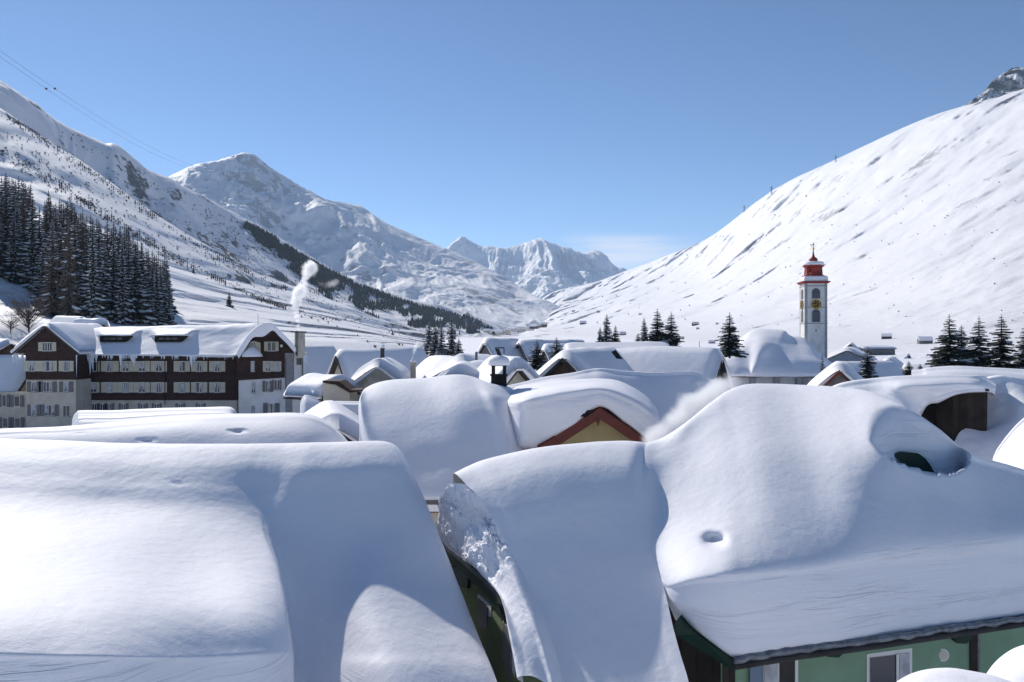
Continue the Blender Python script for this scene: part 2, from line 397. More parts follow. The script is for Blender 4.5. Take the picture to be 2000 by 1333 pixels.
# near slope on the left
def st_left(U, V):
    wv = .6*fbm(U*3, V*3, U*0, 3, 25)
    lit = 0.095*fbm(U*2.5+wv, V*13-U*5+wv, U*0, 3, 21, .45)+.014*fbm(U*5, V*28-U*9, U*0, 2, 23)
    return (lit+0.010*fbm(U*24, V*60, U*0, 3, 22))
mountain('left', 'hillside', [
    (-260, [(900, 100), (650, 120), (600, 150), (520, 190), (420, 250), (280, 350), (30, 480)]),
    (-100, [(880, 105), (652, 122), (605, 150), (530, 195), (435, 260), (300, 355), (138, 490)]),
    (0, [(860, 112), (655, 130), (610, 155), (540, 200), (450, 270), (330, 370), (212, 500)]),
    (150, [(830, 118), (655, 150), (620, 175), (570, 220), (500, 290), (410, 390), (310, 520)]),
    (330, [(800, 124), (665, 170), (645, 200), (602, 250), (557, 330), (507, 430), (438, 560)]),
    (500, [(770, 140), (668, 200), (655, 240), (628, 300), (598, 390), (568, 490), (534, 610)]),
    (650, [(740, 180), (672, 250), (664, 300), (648, 370), (630, 450), (612, 560), (594, 680)]),
    (760, [(710, 250), (676, 310), (670, 360), (662, 430), (655, 520), (646, 620), (637, 740)]),
    (850, [(700, 380), (684, 440), (680, 480), (676, 540), (672, 620), (668, 700), (664, 820)])],
    mountain_mat('hillside_snow', 0.85, 9, (0.07, 0.06, 0.055), 0.72, 0.8), 44, 46, 0.012, 50, 12, False, 1.0, st_left)
sk2 = [(-260, 20, 1000), (-100, 110, 1050), (0, 168, 1100), (60, 205, 1150), (130, 250, 1200), (200, 283, 1250), (228, 290, 1270), (285, 336, 1350), (340, 362, 1400),
       (400, 398, 1500), (460, 428, 1600), (520, 458, 1700), (600, 508, 1850), (700, 562, 2000), (800, 594, 2150), (880, 612, 2300), (960, 638, 2500), (1010, 655, 2700)]
def rows_to(py, D, fpy, fD, n=6, ease=1.0):
    return [(fpy+(py-fpy)*(i/n)**ease, fD*(D/fD)**(i/n)) for i in range(n+1)]
mountain('left2', 'ridge', [(px, rows_to(py, D, 672, 520+max(px, 0)*0.9)) for px, py, D in sk2],
    mountain_mat('ridge_snow', 0.9, 14, (0.06, 0.058, 0.06), 0.675, 0.85), 22, 40, 0.012, 160, 13, True, 4.0, disp=(26, 190, .9, 2.2))
sk3 = [(200, 420, 4100), (280, 380, 4200), (345, 358, 4300), (400, 341, 4350), (440, 328, 4450), (468, 321, 4500), (485, 320, 4500), (515, 336, 4550), (560, 368, 4700), (620, 393, 4800), (700, 411, 5000), (760, 440, 4900),
       (830, 472, 4800), (880, 491, 4700), (930, 515, 4600), (1000, 560, 4300), (1060, 595, 4000), (1100, 615, 3900), (1150, 640, 3800)]
mountain('peak', 'snowy_peak', [(px, rows_to(py, D, 668, 2300+px*0.55)) for px, py, D in sk3],
    mountain_mat('peak_snow', 0.6, 60, (0.10, 0.10, 0.12), 0.665, 0.7), 26, 44, 0.012, 620, 14, True, 2.5, disp=(190, 560, .7, 1.7))
sk4 = [(800, 500, 8600), (860, 492, 8700), (882, 475, 8800), (905, 464, 8900), (940, 483, 8900), (975, 489, 8900), (1010, 481, 9000), (1040, 474, 9000), (1075, 474, 9000), (1100, 484, 9000), (1130, 495, 9050),
       (1162, 495, 9100), (1190, 514, 9100), (1225, 533, 9200), (1290, 560, 9200), (1340, 590, 9300)]
mountain('far', 'far_peaks', [(px, rows_to(py, D, 664, 6600)) for px, py, D in sk4],
    mountain_mat('far_snow', 0.35, 110, (0.12, 0.12, 0.15), 0.66, 0.7), 22, 44, 0.01, 900, 15, True, 3.0, None, 0.08, disp=(340, 1000, .5, 1.5))

# ------------------------------------------------------------------ snow-laden houses of the foreground
def walls_under(root, plan, ztop, m, name='wall'):
    b = MB(); b.prism([(x, y, -0.5) for x, y in plan], (0, 0, ztop+0.5)); return b.build(name, m, root)
def add_side(C, offs):
    """continue a list of profiles with copies of the last one shifted by world offsets (dx, dy, dz)"""
    last = world(np.array(C[-1], float)); out = list(C)
    for o in offs: out.append([tuple(q) for q in unworld(last+np.array(o))])
    return out
def add_side0(C, offs):
    first = world(np.array(C[0], float)); out = list(C)
    for o in offs: out.insert(0, [tuple(q) for q in unworld(first+np.array(o))])
    return out

# -- left foreground
LB = (1.2, 0.55, 3.5, 3.2)
def pit(px0, py0, rx, ry, depth):
    return lambda px, py, D: depth*np.exp(-(((px-px0)/rx)**2+((py-py0)/ry)**2)**1.5)
A = [
 column((-320, 846, 16.9), [(-320, 885, 0.18), (-320, 935, .38), (-320, 1000, .30), (-320, 1090, .08), (-320, 1190, .06), (-320, 1262, .25), (-320, 1300, 3), (-320, 1460, 9)], LB),
 column((-120, 850, 17.0), [(-120, 885, 0.18), (-120, 935, .38), (-120, 1000, .30), (-120, 1090, .08), (-120, 1190, .06), (-120, 1265, .25), (-120, 1300, 3), (-120, 1460, 9)], LB),
 column((60, 857, 17.1), [(60, 890, 0.18), (60, 940, .40), (60, 1000, .33), (60, 1090, .08), (60, 1190, .06), (60, 1270, .25), (60, 1303, 3), (60, 1460, 9)], LB),
 column((220, 864, 17.3), [(220, 895, 0.19), (220, 945, .44), (220, 1002, .38), (220, 1090, .08), (222, 1190, .06), (225, 1272, .25), (226, 1306, 3), (226, 1460, 9)], LB),
 column((370, 868, 17.4), [(370, 900, 0.21), (368, 950, .52), (366, 1006, .46), (372, 1090, .18), (382, 1190, .06), (392, 1272, .40), (398, 1308, 3), (400, 1460, 9)], LB),
 column((455, 867, 17.5), [(455, 900, 0.23), (450, 955, .64), (450, 1012, .52), (470, 1095, .20), (490, 1190, .06), (505, 1266, .42), (512, 1304, 3), (515, 1460, 9)], LB),
 column((508, 866, 17.5), [(505, 902, 0.31), (498, 960, .72), (505, 1030, .58), (532, 1110, .18), (548, 1190, .14), (556, 1262, .34), (560, 1302, 3), (562, 1460, 9)], LB),
 column((552, 866, 17.5), [(548, 902, 0.32), (534, 964, .78), (520, 1036, .66), (547, 1116, .28), (560, 1196, .18), (569, 1262, .40), (571, 1306, 3), (573, 1460, 9)], LB),
 column((598, 865, 17.5), [(592, 904, 0.31), (568, 970, .84), (552, 1050, .92), (556, 1128, .98), (566, 1203, .98), (575, 1270, .95), (577, 1320, .9), (579, 1460, .9)], LB),
 column((640, 864, 17.6), [(640, 904, 0.30), (640, 970, .90), (636, 1050, .98), (634, 1130, .98), (634, 1205, .92), (634, 1270, .88), (634, 1320, .85), (634, 1460, .8)], LB),
 column((705, 862, 17.7), [(715, 900, 0.31), (735, 965, .94), (745, 1045, .98), (735, 1120, .60), (735, 1200, .44), (755, 1270, .34), (760, 1320, .4), (800, 1460, .6)], LB),
 column((752, 863, 17.8), [(772, 900, 0.33), (800, 965, .92), (828, 1045, .98), (850, 1125, .88), (878, 1205, .52), (898, 1270, .36), (912, 1325, .4), (945, 1460, .6)], LB),
 column((775, 874, 17.8), [(793, 905, 0.37), (824, 970, .88), (856, 1050, .92), (886, 1128, .88), (918, 1208, .60), (943, 1275, .40), (960, 1325, .4), (1005, 1460, .6)], LB)]
A = add_side(A, [(.10, .02, -.22), (.16, .05, -.7), (.08, .0, -1.4), (-.2, 0, -1.7)])
rt = empty('house', P(200, 1200, 13)[:2]+(0,), 'nearest snow-buried roof on the left with a pillow-shaped snow lobe below its ridge', 'house')
Wa = loft(A, 14, 12, .035, .55, 3, lambda px, py, D: pit(345, 946, 9, 2, .05)(px, py, D))
grid_obj('snow_cover', Wa, M['snow'], rt)
walls_under(rt, [(-13.5, 17.2), (-3.6, 19.6), (-1.1, 13.4), (-3.2, 12.4), (-3.2, 9.4), (-9.5, 9.4)], 7.0, M['white'])

# -- long roofs behind it
def low_roof(label, crest, D, bottom, m=M['snow'], seed=5, amp=.06, slopes=(.15, .4, .7, .8), push=None, nm='house', wallm=M['wood2'], zt=3.0):
    C = []
    for px, py in crest:
        C.append(column((px, py, D), [(px, py+(bottom-py)*f+0.0, s) for f, s in zip((.12, .35, .7, 1.0), slopes)], (2.5, .5, 8, 5)))
    rt = empty(nm, P(crest[len(crest)//2][0], 800, D)[:2]+(0,), label, 'house')
    C = add_side(C, [(.3, 0, -.5), (.35, 0, -1.5)]); C = add_side0(C, [(-.3, 0, -.5), (-.35, 0, -1.5)])
    Wd = loft(C, 8, 12, amp, .3, seed, push); grid_obj('snow_cover', Wd, m, rt)
    xa, xb = P(crest[0][0], 0, D)[0]+.5, P(crest[-1][0], 0, D)[0]-.5
    yb = Wd[..., 1].min()+.8
    walls_under(rt, [(xa, D+4), (xb, D+4), (xb, yb), (xa, yb)], zt, wallm)
    return rt
low_roof('long low snow-covered roof in front of the brown hotel, behind the nearest left roof',
  [(-80, 850), (0, 843), (110, 838), (200, 830), (300, 822), (400, 814), (500, 811), (570, 811), (610, 816), (640, 830), (660, 846), (676, 862)], 38, 905,
  push=lambda px, py, D: pit(463, 842, 6, 4, .35)(px, py, D)+pit(287, 861, 9, 4, .2)(px, py, D)+pit(153, 846, 4, 2, .1)(px, py, D))
low_roof('narrow snow-covered roof with two stepped snow layers just below the hotel windows',
  [(151, 822), (160, 817), (220, 816), (300, 810), (380, 806), (430, 806), (455, 811), (478, 822)], 52, 850, seed=8)
low_roof('thin upper snow sheet under the ground-floor windows of the hotel',
  [(150, 808), (160, 805), (220, 804), (300, 801), (380, 798), (440, 797), (456, 801), (462, 812)], 60, 840, seed=9)

# -- house with the yellow gable
rt = empty('house', P(1000, 900, 31)[:2]+(0,), 'house with a yellow gable and dark red bargeboards under a thick snow cap', 'house')
cb = (2.0, .8, 6, 5)
CR = ((704, 775, (703, 792, 0.24), (708, 825, .55), (722, 868, .74), (745, 915, .84), (775, 960, .84), 790),
 (716, 757, (718, 780, 0.19), (728, 825, .50), (750, 868, .68), (778, 915, .80), (800, 962, .82), 805),
 (755, 744, (755, 765, 0.17), (770, 810, .46), (790, 860, .66), (810, 910, .80), (820, 966, .84), 822),
 (830, 738, (830, 757, 0.17), (840, 800, .46), (850, 855, .66), (860, 910, .84), (865, 966, .86), 866),
 (890, 731, (892, 752, 0.16), (900, 795, .50), (915, 850, .86), (925, 905, .92), (930, 966, .86), 930),
 (925, 736, (930, 758, 0.13), (945, 795, .50), (960, 845, .92), (968, 900, .95), (972, 966, .86), 972),
 (960, 750, (968, 768, 0.12), (982, 795, .60), (995, 835, .95), (1004, 885, .98), (1010, 950, .9), 1012),
 (1012, 757, (1020, 774, .12), (1032, 802, .55), (1044, 845, .95), (1052, 890, .98), (1057, 950, .9), 1060))
C = []
for px, py, *rw, xe in CR: C.append(column_to((px, py), list(rw)+[(xe, 984, None), (xe, 1000, None)], 4, 30.3 if px == 1012 else 28.0 if px == 960 else 27.6, cb))
C = add_side0(C, [(-.05, 0, -.5), (.15, 0, -1.3)])
grid_obj('snow_cover', loft(C, 12, 12, .05, .4, 7), M['snow'], rt)
def pcol(pts): return [tuple(p) for p in pts]
G = [
 pcol([(972, 800, 38), (974, 775, 36), (978, 781, 33.4), (982, 790, 32.2), (988, 812, 31.5), (994, 842, 30.9), (1000, 866, 30.6), (1004, 872, 31)]),
 pcol([(1010, 790, 39), (1008, 757, 36), (1010, 770, 32), (1014, 782, 29.6), (1018, 802, 29.4), (1020, 835, 29.5), (1020, 872, 29.8), (1022, 872, 32)]),
 pcol([(1050, 780, 40), (1050, 749, 37), (1052, 759, 32), (1056, 770, 29.4), (1060, 792, 29.1), (1062, 830, 29.2), (1062, 870, 29.5), (1063, 872, 31)]),
 pcol([(1108, 780, 40), (1108, 743, 38), (1108, 752, 32), (1110, 761, 29.2), (1112, 782, 28.9), (1114, 810, 28.9), (1114, 838, 29.2), (1115, 841, 31)]),
 pcol([(1168, 780, 40), (1168, 741, 38), (1168, 749, 32), (1170, 756, 29.2), (1171, 770, 28.9), (1171, 782, 28.9), (1171, 795, 29.2), (1171, 798, 31)]),
 pcol([(1215, 780, 40), (1214, 746, 38), (1216, 758, 32), (1220, 770, 29.2), (1222, 787, 28.9), (1222, 806, 28.9), (1220, 826, 29.2), (1218, 829, 31)]),
 pcol([(1255, 800, 40), (1254, 768, 38), (1258, 782, 32), (1262, 794, 29.3), (1264, 812, 29.0), (1260, 835, 29.0), (1252, 852, 29.2), (1250, 855, 31)]),
 pcol([(1282, 830, 40), (1280, 795, 37), (1283, 806, 32), (1286, 818, 29.8), (1286, 838, 29.2), (1278, 856, 29.2), (1262, 866, 29.3), (1258, 868, 31)]),
 pcol([(1290, 860, 40), (1290, 830, 36), (1291, 840, 33), (1292, 850, 30.5), (1290, 862, 29.6), (1280, 872, 29.6), (1266, 880, 29.5), (1260, 880, 31)])]
Gw = loft(G, 12, 10, .05, .5, 9)
gs = grid_obj('snow_cap', Gw, M['snow'], rt)
b = MB()    # gable wall
b.prism([P(1066, 872, 29.8), P(1171, 806, 29.8), P(1262, 872, 29.8), P(1262, 1100, 29.8), P(1066, 1100, 29.8)], (0, 5, 0)); b.build('gable_wall', M['yellow'], rt)
for (xa, ya), (xb, yb) in (((1171, 797), (1050, 876)), ((1171, 797), (1276, 868))):
    b = MB(); p0 = np.array(P(xa, ya, 29.0)); p1 = np.array(P(xb, yb, 29.0)); dn = np.array((0, 0, -.40))
    b.prism([p0, p1, p1+dn, p0+dn], (0, .16, 0)); b.build('bargeboard', M['red'], rt)
    b = MB(); q0 = p0+np.array((0, .17, .05)); q1 = p1+np.array((0, .17, .05)); b.prism([q0, q1, q1+np.array((0, 0, -.28)), q0+np.array((0, 0, -.28))], (0, 5, 0)); b.build('roof', M['red'], rt)
b = MB(); q = np.array(P(1168, 822, 28.95)); b.prism([q+np.array((-.09, 0, .05)), q+np.array((0, 0, -.22)), q+np.array((.09, 0, .05))], (0, .1, 0)); b.build('finial', M['red'], rt)
b = MB()
for t in (.16, .24):
    q = np.array(P(1171-121*t, 797+79*t-3, 28.97)); b.box(q[0]-.16, q[0]+.12, q[1]-.05, q[1]+.3, q[2]-.02, q[2]+.1)
b.build('roof_slate', M['dark'], rt)
walls_under(rt, [P(812, 0, 28.0)[:2], (P(1010, 0, 28.6)[0], 28.6), P(1010, 0, 37)[:2], P(712, 0, 37)[:2], P(722, 0, 32)[:2]], 8.0, M['cream'])
b = MB(); b.prism([P(722, 1000, 32.2), P(705, 1000, 33.4), P(705, 800, 33.4), P(712, 800, 32.8)], (.4, .2, 0)); b.build('gable_wall', M['white'], rt)
b = MB(); b.box(P(805, 0, 27.6)[0], P(1000, 0, 27.6)[0], 27.5, 27.7, P(0, 985, 27.6)[2], P(0, 977, 27.6)[2]); b.build('gutter', M['metal'], rt)
b = MB(); b.box(P(812, 0, 27.8)[0], P(1000, 0, 27.8)[0], 27.75, 27.95, P(0, 1001, 27.8)[2], P(0, 991, 27.8)[2]); b.build('eave_board', M['red'], rt)
# chimney with a snow cap
def chimney(parent, px, py0, py1, wpx, D, cap=True, m=M['dark']):
    x, y, z0 = P(px, py0, D); z1 = P(px, py1, D)[2]; wd = wpx/F*D/2
    b = MB(); b.box(x-wd, x+wd, y-wd, y+wd, z0-1.5, z0+(z1-z0)*.45); b.box(x-wd*1.13, x+wd*1.13, y-wd*1.13, y+wd*1.13, z0+(z1-z0)*.45, z0+(z1-z0)*.52)
    ch = b.build('chimney', m, parent)
    b = MB()
    for sx_ in (-1, 1):
        for sy in (-1, 1): b.box(x+sx_*wd*.72-wd*.22, x+sx_*wd*.72+wd*.22, y+sy*wd*.72-wd*.22, y+sy*wd*.72+wd*.22, z0+(z1-z0)*.522, z0+(z1-z0)*.97)
    b.box(x-wd, x+wd, y-wd, y+wd, z0+(z1-z0)*.972, z1)
    b.build('chimney_pot', m, ch)
    if cap:
        b = MB(); b.lathe([(wd*1.35, 0), (wd*1.42, .08), (wd*1.38, .22), (wd*1.1, .34), (wd*.5, .42), (wd*.05, .44)], (x, y, z1+.004), 4 if False else 20); b.build('snow_cap', M['snow'], ch, True)
    return ch
ch = chimney(rt, 974.5, 750, 714, 30, 34.2)
b = MB(); x, y, z = P(979, 700, 34.2)
b.prism([(x-.10, y, z), (x-.28, y, z+.42), (x-.10, y, z+.40), (x+.02, y, z+.12), (x+.12, y, z-.12)], (0, .06, 0))
b.box(x-.26, x+.14, y-.03, y+.03, z+.421, z+.47); b.box(x+.10, x+.14, y-.03, y+.03, z+.2, z+.42)
b.build('smoke_vane', M['black'], ch)

# -- roof behind the yellow gable
rt = empty('house', P(1220, 900, 40)[:2]+(0,), 'broad snow-covered roof just behind the yellow gable, hump in its middle', 'house')
C = []
for px, py, D, s in ((940, 772, 38.5, (.2, .25, .3, .4, .6)), (985, 756, 39, (.15, .2, .3, .4, .6)), (1020, 747, 39.5, (.15, .2, .3, .4, .6)), (1060, 738, 40, (.15, .2, .3, .4, .6)), (1110, 731, 40.5, (.15, .2, .3, .45, .7)), (1150, 723, 41, (.25, .3, .4, .6, .8)),
        (1175, 721, 41, (.3, .4, .5, .7, .8)), (1215, 725, 41, (.35, .55, .7, .8, .9)), (1270, 728, 41, (.4, .7, .88, .95, .95)), (1320, 727, 41.5, (.45, .8, .95, 1, 1)), (1352, 726, 42, (.45, .85, .95, 1, 1)), (1375, 733, 42, (.5, .85, .95, 1, 1)), (1390, 742, 42, (.6, .85, .95, 1, 1))):
    C.append(column((px, py, D), [(px, py+d, q) for d, q in zip((7, 18, 40, 75, 140), s)], (2, .6, 6, 5)))
C = add_side(C, [(.2, 0, -.5), (.2, 0, -1.6)])
grid_obj('snow_cover', loft(C, 10, 12, .05, .4, 12, lambda px, py, D: -.5*np.exp(-(((px-1100)/26)**2+((py-747)/5)**2)**1.2)), M['snow'], rt)
walls_under(rt, [P(1000, 0, 38)[:2], P(1375, 0, 36.5)[:2], P(1375, 0, 45)[:2], P(1000, 0, 45)[:2]], 6.8, M['white'])

# -- green house in the right foreground
rt = empty('house', P(1500, 1200, 15)[:2]+(0,), 'green house on the right with deep snow hanging over its eaves', 'house')
eb = (1.2, .55, 3.2, 3.2)
evD = lambda px: float(np.interp(px, [1290, 1318, 1432, 1560, 1700, 1850, 2000, 2150, 2300], [12.9, 12.85, 12.6, 12.85, 13.25, 13.8, 14.4, 15.0, 15.6]))
def ecol(crest, rows, Dlip):      # the snow tongue: four rows to the level of the eave lip, then five on down
    return column_to(crest, rows, 3, Dlip, eb)
def mcolT(crest, rows, face, Dlip=None):
    c = column_to(crest, rows, 3, Dlip or evD(rows[3][0])+.12, eb); D = c[-1][2]
    for (x, y, dD) in face: D += dD; c.append((x, y, D))
    return c
def mcol(crest, rows, face, back=eb):
    c = column(crest, rows, back); D = c[-1][2]
    for (x, y, dD) in face: c.append((x, y, D+dD))
    return c
EA = [
 ecol((886, 925), [(912, 948, .20), (948, 985, 0.54), (985, 1050, .92), (1030, 1140, .95), (1055, 1195, .92), (1074, 1240, .90), (1088, 1290, .88), (1104, 1350, .85), (1118, 1450, .8)], 13.9),
 ecol((915, 911), [(938, 940, .20), (970, 985, 0.59), (1006, 1055, .95), (1052, 1145, .95), (1074, 1195, .92), (1092, 1245, .90), (1108, 1295, .85), (1124, 1355, .82), (1138, 1450, .8)], 13.85),
 ecol((955, 896), [(970, 928, .20), (998, 985, 0.64), (1032, 1060, 1.04), (1080, 1150, .95), (1102, 1200, .90), (1120, 1250, .86), (1136, 1300, .82), (1150, 1360, .8), (1162, 1450, .8)], 13.8),
 ecol((1050, 875), [(1060, 908, .20), (1082, 968, 0.67), (1112, 1055, 1.04), (1150, 1150, .95), (1166, 1200, .86), (1182, 1250, .80), (1194, 1300, .76), (1208, 1360, .74), (1222, 1450, .74)], 13.75),
 ecol((1140, 864), [(1148, 898, .20), (1165, 960, 0.67), (1185, 1055, 1.02), (1215, 1148, .92), (1229, 1200, .82), (1242, 1250, .76), (1255, 1300, .74), (1266, 1360, .72), (1278, 1450, .72)], 13.75),
 ecol((1205, 860), [(1208, 896, .20), (1216, 958, 0.66), (1230, 1052, .94), (1254, 1140, .90), (1268, 1195, .80), (1282, 1245, .74), (1296, 1296, .72), (1310, 1356, .70), (1328, 1450, .7)], 13.75),
 ecol((1240, 861), [(1236, 896, .20), (1238, 958, 0.62), (1252, 1050, .88), (1276, 1134, .86), (1290, 1190, .76), (1304, 1240, .72), (1318, 1292, .70), (1334, 1352, .70), (1352, 1450, .7)], 13.75),
 ecol((1263, 864), [(1256, 898, .20), (1257, 958, .50), (1270, 1050, .78), (1292, 1130, .80), (1304, 1178, .74), (1315, 1226, .72), (1329, 1278, .70), (1347, 1340, .70), (1370, 1450, .7)], 13.75)]
EB = [
 mcolT((1263, 864), [(1256, 898, .20), (1257, 958, .50), (1270, 1050, .78), (1292, 1130, .80)], [(1297, 1148, -.08), (1303, 1168, -.06), (1312, 1192, .02), (1322, 1214, .08), (1332, 1217, .5)], 13.75),
 mcolT((1295, 854), [(1290, 890, .24), (1290, 948, .54), (1300, 1035, .54), (1312, 1128, .44)], [(1318, 1150, -.12), (1327, 1172, -.08), (1340, 1198, .0), (1350, 1226, .06), (1358, 1229, .5)], 13.3),
 mcolT((1340, 826), [(1338, 865, .36), (1340, 930, .46), (1345, 1020, .46), (1352, 1118, .36)], [(1360, 1142, -.14), (1370, 1175, -.06), (1380, 1212, .02), (1388, 1252, .06), (1394, 1257, .5)], 12.95),
 mcolT((1392, 783), [(1394, 830, .28), (1400, 905, .40), (1405, 1000, .46), (1412, 1106, .36)], [(1418, 1138, -.12), (1424, 1180, -.04), (1430, 1232, .02), (1434, 1284, .04), (1438, 1292, .5)], 12.75),
 mcolT((1425, 762), [(1428, 812, .24), (1435, 892, .36), (1445, 992, .46), (1455, 1102, .42)], [(1460, 1136, -.12), (1464, 1180, -.04), (1466, 1232, .02), (1468, 1282, .04), (1470, 1291, .5)]),
 mcolT((1470, 750), [(1476, 800, .20), (1488, 882, .32), (1500, 985, .48), (1510, 1096, .52)], [(1512, 1130, -.12), (1514, 1176, -.04), (1515, 1226, .02), (1516, 1275, .04), (1518, 1284, .5)]),
 mcolT((1550, 751), [(1558, 802, .18), (1575, 880, .31), (1592, 978, .50), (1604, 1085, .60)], [(1606, 1122, -.12), (1607, 1168, -.04), (1608, 1215, .02), (1608, 1262, .04), (1609, 1272, .5)]),
 mcolT((1640, 757), [(1645, 805, .19), (1656, 880, .34), (1670, 970, .62), (1690, 1070, .80)], [(1694, 1112, -.02), (1696, 1158, -.02), (1697, 1204, .0), (1698, 1250, .02), (1699, 1260, .5)]),
 mcolT((1715, 770), [(1716, 812, .22), (1722, 880, .42), (1740, 965, .92), (1765, 1060, .95)], [(1770, 1104, .0), (1773, 1150, .0), (1775, 1194, .0), (1776, 1239, .02), (1777, 1248, .5)]),
 mcolT((1775, 797), [(1776, 832, .34), (1785, 888, .64), (1805, 965, .98), (1835, 1055, .95)], [(1840, 1098, .0), (1844, 1142, .0), (1846, 1184, .0), (1847, 1229, .02), (1848, 1238, .5)]),
 mcolT((1835, 838), [(1836, 865, .50), (1848, 905, .82), (1870, 970, 1.0), (1900, 1050, .95)], [(1905, 1090, .0), (1908, 1132, .0), (1910, 1174, .0), (1910, 1219, .02), (1911, 1228, .5)]),
 mcolT((1890, 882), [(1893, 900, .55), (1908, 930, .80), (1930, 980, .85), (1965, 1045, .80)], [(1970, 1084, .0), (1972, 1124, .0), (1974, 1166, .0), (1975, 1210, .02), (1976, 1219, .5)]),
 mcolT((1960, 904), [(1965, 920, .55), (1985, 948, .75), (2010, 990, .75), (2040, 1040, .70)], [(2044, 1075, .0), (2046, 1115, .0), (2048, 1155, .0), (2049, 1199, .02), (2050, 1208, .5)]),
 mcolT((2040, 926), [(2050, 942, .55), (2070, 965, .7), (2095, 1000, .7), (2130, 1040, .70)], [(2134, 1070, .0), (2136, 1108, .0), (2138, 1146, .0), (2139, 1187, .02), (2140, 1196, .5)]),
 mcolT((2240, 960), [(2240, 975, .55), (2250, 995, .7), (2265, 1020, .7), (2280, 1050, .70)], [(2284, 1075, .0), (2286, 1105, .0), (2288, 1136, .0), (2289, 1170, .02), (2290, 1178, .5)])]
def scoop(px, py, D):
    # dormer half buried by snow: plumb cut face under a rounded lip, then the roof's snow again
    u = (px-1792)/100.0; e = np.sqrt(np.clip(1-np.abs(u)**2.3, 0, 1)); mid = 866+26*u
    arc = mid-68*e; low = np.maximum(mid+52*e, arc+1)
    t = np.clip((py-arc)/np.maximum(low-arc, 1), 0, 1.0)
    inside = (py > arc) & (py < low) & (e > 0)
    fade = np.clip(e/.55, 0, 1)*np.clip((u+1.0)/.7, .0, 1); fade = fade*fade*(3-2*fade)
    d = np.where(inside, 1.5*fade*t**0.9, 0)
    after = 0.0
    lipb = -.10*np.exp(-((py-arc+6)/10)**2)*fade
    return d+after+pit(1396, 1056, 22, 11, .30)(px, py, D)
def one_snow(name, CA, CB, nu, nv, liprow, push, m, parent, amp, scale, seed):
    # two lofts that share one profile down to the lip: welded there, apart below it
    A_ = loft(CA, nu, nv, amp, scale, seed, push); B_ = loft(CB, nu, nv, amp, scale, seed, push)
    k = liprow*nv+1; m_ = (A_[-1, :k]+B_[0, :k])/2; A_[-1, :k] = m_; B_[0, :k] = m_
    nA = A_.shape[0]*A_.shape[1]; V = np.concatenate([A_.reshape(-1, 3), B_.reshape(-1, 3)])
    fa = grid_faces(*A_.shape[:2]); fb = grid_faces(*B_.shape[:2])+nA
    mapb = np.arange(len(V)); mapb[nA:nA+k] = np.arange((A_.shape[0]-1)*A_.shape[1], (A_.shape[0]-1)*A_.shape[1]+k)
    fb = mapb[fb]
    o = mesh_obj(name, V, fa.tolist()+fb.tolist(), m, parent, True)
    return A_, B_
WA_, W2 = one_snow('snow_cover', EA, EB, 14, 14, 6, scoop, M['snow'], rt, .03, .6, 18)
EUW = unworld(W2[:, 29:])
def e2D(px, py):
    d = (EUW[..., 0]-px)**2+(EUW[..., 1]-py)**2; return EUW.reshape(-1, 3)[np.argmin(d)][2]
# rubble where the snow broke away at the left gable
Ra = [(EA[0][k][0]+3, EA[0][k][1]+1, EA[0][k][2]+.02) for k in (2, 3, 4, 5, 6, 8, 10)]
Rb = [(868, 975, 16.7), (895, 1000, 16.2), (935, 1022, 15.7), (968, 1076, 14.9), (1012, 1160, 13.9), (1056, 1245, 13.0), (1088, 1345, 12.3)]
Rc = [(862, 1003, 17.0), (885, 1032, 16.4), (920, 1062, 15.8), (952, 1110, 15.0), (998, 1176, 13.9), (1032, 1252, 13.0), (1056, 1330, 12.3)]
Rd = [(852, 1030, 17.2), (872, 1062, 16.6), (905, 1090, 15.9), (945, 1126, 15.0), (988, 1176, 13.85), (1006, 1246, 13.0), (1022, 1330, 12.4)]
Re = [(850, 1042, 17.9), (874, 1072, 17.3), (908, 1100, 16.6), (948, 1136, 15.7), (990, 1184, 14.5), (1006, 1250, 13.7), (1022, 1334, 13.1)]
Ra[0] = (872, 944, Ra[0][2]+.1)
Rm = [tuple(np.array(a)*.35+np.array(b_)*.65+np.array((0, -8, -.1))) for a, b_ in zip(Ra, Rb)]
Wr = loft([Ra, Rm, Rb, Rc, Rd, Re], 34, 40, .0, 1.3, 23, None, 2)
_v = np.linspace(0, 1, Wr.shape[1])[None, :]*np.ones(Wr.shape[:2]); _u = np.linspace(0, 1, Wr.shape[0])[:, None]*np.ones(Wr.shape[:2])
_m = np.clip((.62-_v)/.12, .06, 1)*np.clip(_u/.12, 0, 1)
_x, _y, _z = Wr[..., 0], Wr[..., 1], Wr[..., 2]
def cells(x, y, z, sc_, seed):      # blocky clods: noise cut into steps
    a = fbm(x*sc_, y*sc_, z*sc_, 2, seed); return np.floor(a*5)/5*.6+a*.4
_n = .30*cells(_x, _y, _z, 1.6, 77)+.10*np.abs(fbm(_x*6, _y*6, _z*6, 3, 79))+.04*fbm(_x*16, _y*16, _z*16, 3, 81)
_low = np.clip((_v-.5)/.2, 0, 1)*np.clip(np.sin(_u*math.pi), 0, 1)*.16
Wr[..., 2] += _n*_m+_low*.5; Wr[..., 0] -= _n*_m*.7+_low
grid_obj('broken_snow', Wr, M['snow'], rt)
